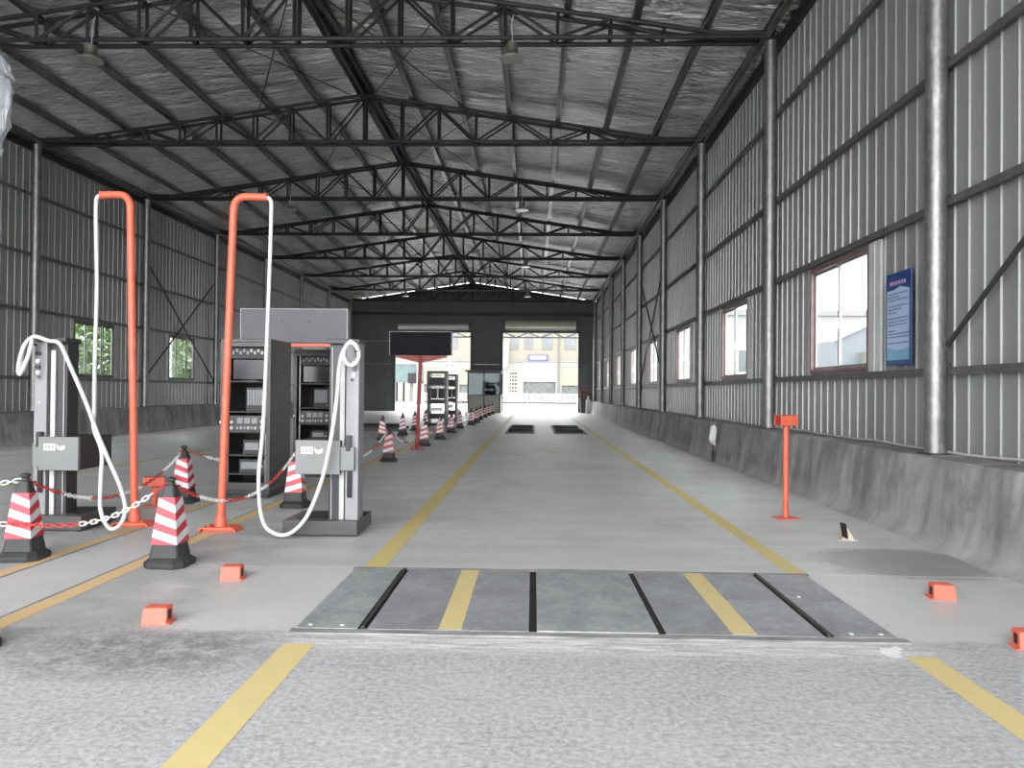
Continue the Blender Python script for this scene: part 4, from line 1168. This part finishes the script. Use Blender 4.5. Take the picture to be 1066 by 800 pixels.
q = MB(); rr = random.Random(8)
for i in range(6):
    x = -1.12+i*.385; 
    for zz in (-.2,-.02,.16): q.box(x,x+.28,-.02,0,zz,zz+.09)
    q.box(x+.02+rr.random()*.12,x+.10+rr.random()*.12,-.02,0,-.22,.26); q.box(x+.2,x+.26,-.02,0,-.2,.24 if i%2 else .0)
q.build('characters', 'white_plastic', s_)
q = MB(); q.box(-.35,.35,0,.3,-3.2,0); q.add([(-.35,0,-3.2),(.35,0,-3.2),(-.35,0,-3.9),(-.35,.3,-3.2),(.35,.3,-3.2),(-.35,.3,-3.9)], [(0,1,2)[::-1],(3,4,5),(0,3,5,2),(2,5,4,1)])
tag(q.build('hanging_banner', 'shutter_white', None, (-4.0, FY-1.0, 8.6)), 'tall white hanging banner at the jamb of the far lane doorway, outside', 'banner')
# parked things in the open shop bay
def scooter(label, x, rz):
    t = thing('scooter', label, 'scooter', (x, FY-1.9, -.03), rz, 'scooters parked at the shops')
    for sx in (-.6,.6):
        a = MB(); ring = [(sx+.24*math.cos(2*PI*i/16), 0, .29+.24*math.sin(2*PI*i/16)) for i in range(16)]; a.tube(ring, .05, 6, closed=True); a.build('wheel', 'rubber_black', t)
    a = MB(); a.prism([(-.75,.45),(-.2,.35),(.25,.35),(.45,.95),(.35,1.0),(.15,.5),(-.2,.75),(-.75,.85)], -.15, .15); a.build('bodywork', 'planter', t, bevel=.03)
    a = MB(); a.tube([(.42,-.3,1.05),(.42,.3,1.05)], .025, 6); a.tube([(.6,0,.29),(.42,0,1.05)], .03, 6); a.build('handlebar', 'column_dark', t)
scooter('dark scooter parked before the half-open white shutter outside', 1.3, .5)
scooter('dark scooter parked under the cream shutter outside', 5.4, 1.2)
# picket fence
def fence(label, x0, x1, y):
    t = thing('picket_fence', label, 'fence', ((x0+x1)/2, y, -.03), 0, 'white picket fences along the road')
    w = (x1-x0)/2; p_ = MB(); n = int(2*w/.28)
    for i in range(n+1): x = -w+2*w*i/n; p_.box(x-.045,x+.045,-.03,.03,.25,1.35)
    p_.build('picket_panel', 'white_plastic', t)
    p_ = MB(); p_.box(-w,w,-.04,.04,.40,.48); p_.box(-w,w,-.04,.04,1.12,1.20); p_.build('rail', 'white_plastic', t)
    p_ = MB(); p_.box(-w,w,-.10,.10,0,.20); p_.build('kerb', 'planter', t)
for i in range(5):
    x0 = -20+i*6.4
    fence('white picket fence panel beyond the far doorways, %s from the left-hand end' % NUM[i], x0, x0+6.3, 98.0)
# yard canopy girder just outside
t = thing('canopy_girder', 'dark lattice girder of the yard canopy seen at the top of the far doorways', 'girder', (-3.5, 63, 5.92))
p_ = MB(); p_.box(-11,11,-.05,.05,0,.10); p_.box(-11,11,-.05,.05,.42,.52)
for i in range(22): a = -11+i; p_.bar((a,0,.04 if i%2 else .46),(a+1,0,.46 if i%2 else .04), .08,.08)
p_.build('lattice', 'steel_dark', t)
for x in (-10.9,-3.5,10.9):
    p_ = MB(); p_.box(x-.08,x+.08,-.08,.08,-5.95,0); p_.build('post', 'offwhite', t)
# glass-fronted kiosk and pillars seen through the left doorway
t = thing('gate_kiosk', 'pale kiosk with dark green glazing outside the doorway behind the red sign pole', 'kiosk', (-14.8, 88, -.03))
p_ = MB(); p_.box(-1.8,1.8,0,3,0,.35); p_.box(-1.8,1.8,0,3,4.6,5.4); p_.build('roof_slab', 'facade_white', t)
p_ = MB(); p_.box(-1.7,1.7,.2,2.9,2.5,4.6); p_.build('upper_glazing', 'glass_green', t)
p_ = MB()
for x in (-1.7,-.9,-.1): p_.box(x,x+.6,.1,2.9,.35,2.5)
p_.build('door_panel', 'facade_white', t)
for x in (1.3,):
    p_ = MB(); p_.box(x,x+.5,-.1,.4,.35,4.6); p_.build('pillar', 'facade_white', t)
t = thing('bollard_pillar', 'white square gate pillar outside, right of the red sign pole', 'pillar', (-9.3, 84, -.03))
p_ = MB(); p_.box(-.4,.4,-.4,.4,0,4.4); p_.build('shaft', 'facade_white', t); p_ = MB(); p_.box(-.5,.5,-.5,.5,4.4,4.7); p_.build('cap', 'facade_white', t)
# neighbouring buildings outside the right wall
t = thing('workshop_building', 'pale flat-roofed building outside the right-hand windows', 'building', (30, 66, 0))
p_ = MB(); p_.box(-20,30,0,12,0,8.2); p_.build('wall', 'neighbour_pale', t)
p_ = MB(); p_.box(-20.2,30.2,-.2,12.2,8.2,8.7); p_.build('parapet', 'facade_white', t)
for x in (-16,-12,-7.5,-4.2,0,4):
    w_ = MB(); w_.box(x-.75,x+.75,-.06,.1,3.2,5.4); f_ = w_.build('window', 'offwhite', t)
    w_ = MB(); w_.box(x-.62,x+.62,-.08,-.05,3.35,5.25); w_.build('pane', 'window_dark', f_)
t = thing('gabled_shed', 'blue-grey gabled shed with white shutter outside the first right-hand window', 'shed', (21, 44, 0))
p_ = MB(); p_.prism([(-4.0,0),(4.0,0),(4.0,4.6),(0,6.4),(-4.0,4.6)], 0, 9); p_.build('wall', 'neighbour_blue', t)
p_ = MB(); p_.bar((-4.2,-.1,4.55),(0,-.1,6.5), .3,.12); p_.bar((4.2,-.1,4.55),(0,-.1,6.5), .3,.12); p_.build('verge', 'offwhite', t)
p_ = MB(); p_.box(-2.6,2.0,-1.3,0,0,3.9); p_.build('porch', 'facade_white', t)
p_ = MB(); p_.box(-2.2,1.6,-1.34,-1.3,0,2.9); p_.build('roller_shutter', 'roller_slats', t)
# trees outside the left wall
def tree(label, x, y, h, seed):
    rr = random.Random(seed)
    t = thing('garden_tree', label, 'tree', (x, y, -.03), 0, 'trees outside the left-hand wall')
    p_ = MB(); p_.tube([(0,0,0),(.05,.02,h*.3),(-.03,.05,h*.6),(.02,0,h*.85)], [.14,.11,.08,.03], 8); p_.build('trunk', 'bark', t, smooth=50)
    p_ = MB()
    for i in range(2600):
        a = rr.random()*2*PI; q = math.sqrt(rr.random())*1.9; z = .5+rr.random()*(h-.5)
        k_ = 1-abs(z/h-.5)*.9
        c = Vector((q*k_*math.cos(a), q*k_*math.sin(a), z)); u = Vector((rr.uniform(-1,1),rr.uniform(-1,1),rr.uniform(-1,.6))).normalized(); v = u.orthogonal().normalized()
        L = rr.uniform(.13,.24)
        p_.add([c-u*L, c+v*L*.45, c+u*L, c-v*L*.45], [(0,1,2,3)])
    p_.build('crown', 'leaf', t)
for i, (x, y) in enumerate(((-18.2,27.2),(-18.4,31.2),(-18.0,35.2),(-18.6,39.4),(-18.2,43.6),(-18.4,48.0),(-18.4,23.0))):
    tree('leafy green tree outside the left-hand windows, %s along the wall' % NUM[i], x, y, 4.8+.4*(i % 3), 30+i)

# ------------------------------------------------------------------ world, camera
w = bpy.data.worlds.new('overcast'); SC.world = w; w.use_nodes = True
nt = w.node_tree; nt.nodes.clear()
out = nt.nodes.new('ShaderNodeOutputWorld'); bg = nt.nodes.new('ShaderNodeBackground')
tc = nt.nodes.new('ShaderNodeTexCoord'); sx = nt.nodes.new('ShaderNodeSeparateXYZ'); rp = nt.nodes.new('ShaderNodeValToRGB')
nt.links.new(tc.outputs['Generated'], sx.inputs[0]); nt.links.new(sx.outputs['Z'], rp.inputs[0])
rp.color_ramp.elements[0].position = 0; rp.color_ramp.elements[0].color = (.93,.95,1,1)
rp.color_ramp.elements[1].position = .8; rp.color_ramp.elements[1].color = (1,1,1,1)
nt.links.new(rp.outputs[0], bg.inputs[0]); bg.inputs[1].default_value = 1.0
nt.links.new(bg.outputs[0], out.inputs[0])

cam = bpy.data.cameras.new('camera'); co = bpy.data.objects.new('camera', cam); COL.objects.link(co)
cam.sensor_width = 36; cam.lens = 36*800/1066; cam.clip_end = 500; cam.clip_start = .05
yaw, pitch, roll = math.atan(23/800), math.atan(8.2/800), math.radians(.5)
mat = Matrix.Rotation(yaw,4,'Z') @ Matrix.Rotation(PI/2+pitch,4,'X') @ Matrix.Rotation(roll,4,'Z')
co.matrix_world = Matrix.Translation((0,0,1.5)) @ mat
SC.camera = co
vs = SC.view_settings
vs.view_transform = 'Standard'; vs.look = 'None'; vs.gamma = 1; vs.use_curve_mapping = False; vs.exposure = 3.4
SC.cycles.max_bounces = 14; SC.cycles.diffuse_bounces = 8; SC.cycles.glossy_bounces = 5; SC.cycles.transparent_max_bounces = 16
SC.cycles.sample_clamp_indirect = 8
SC.cycles.use_denoising = True
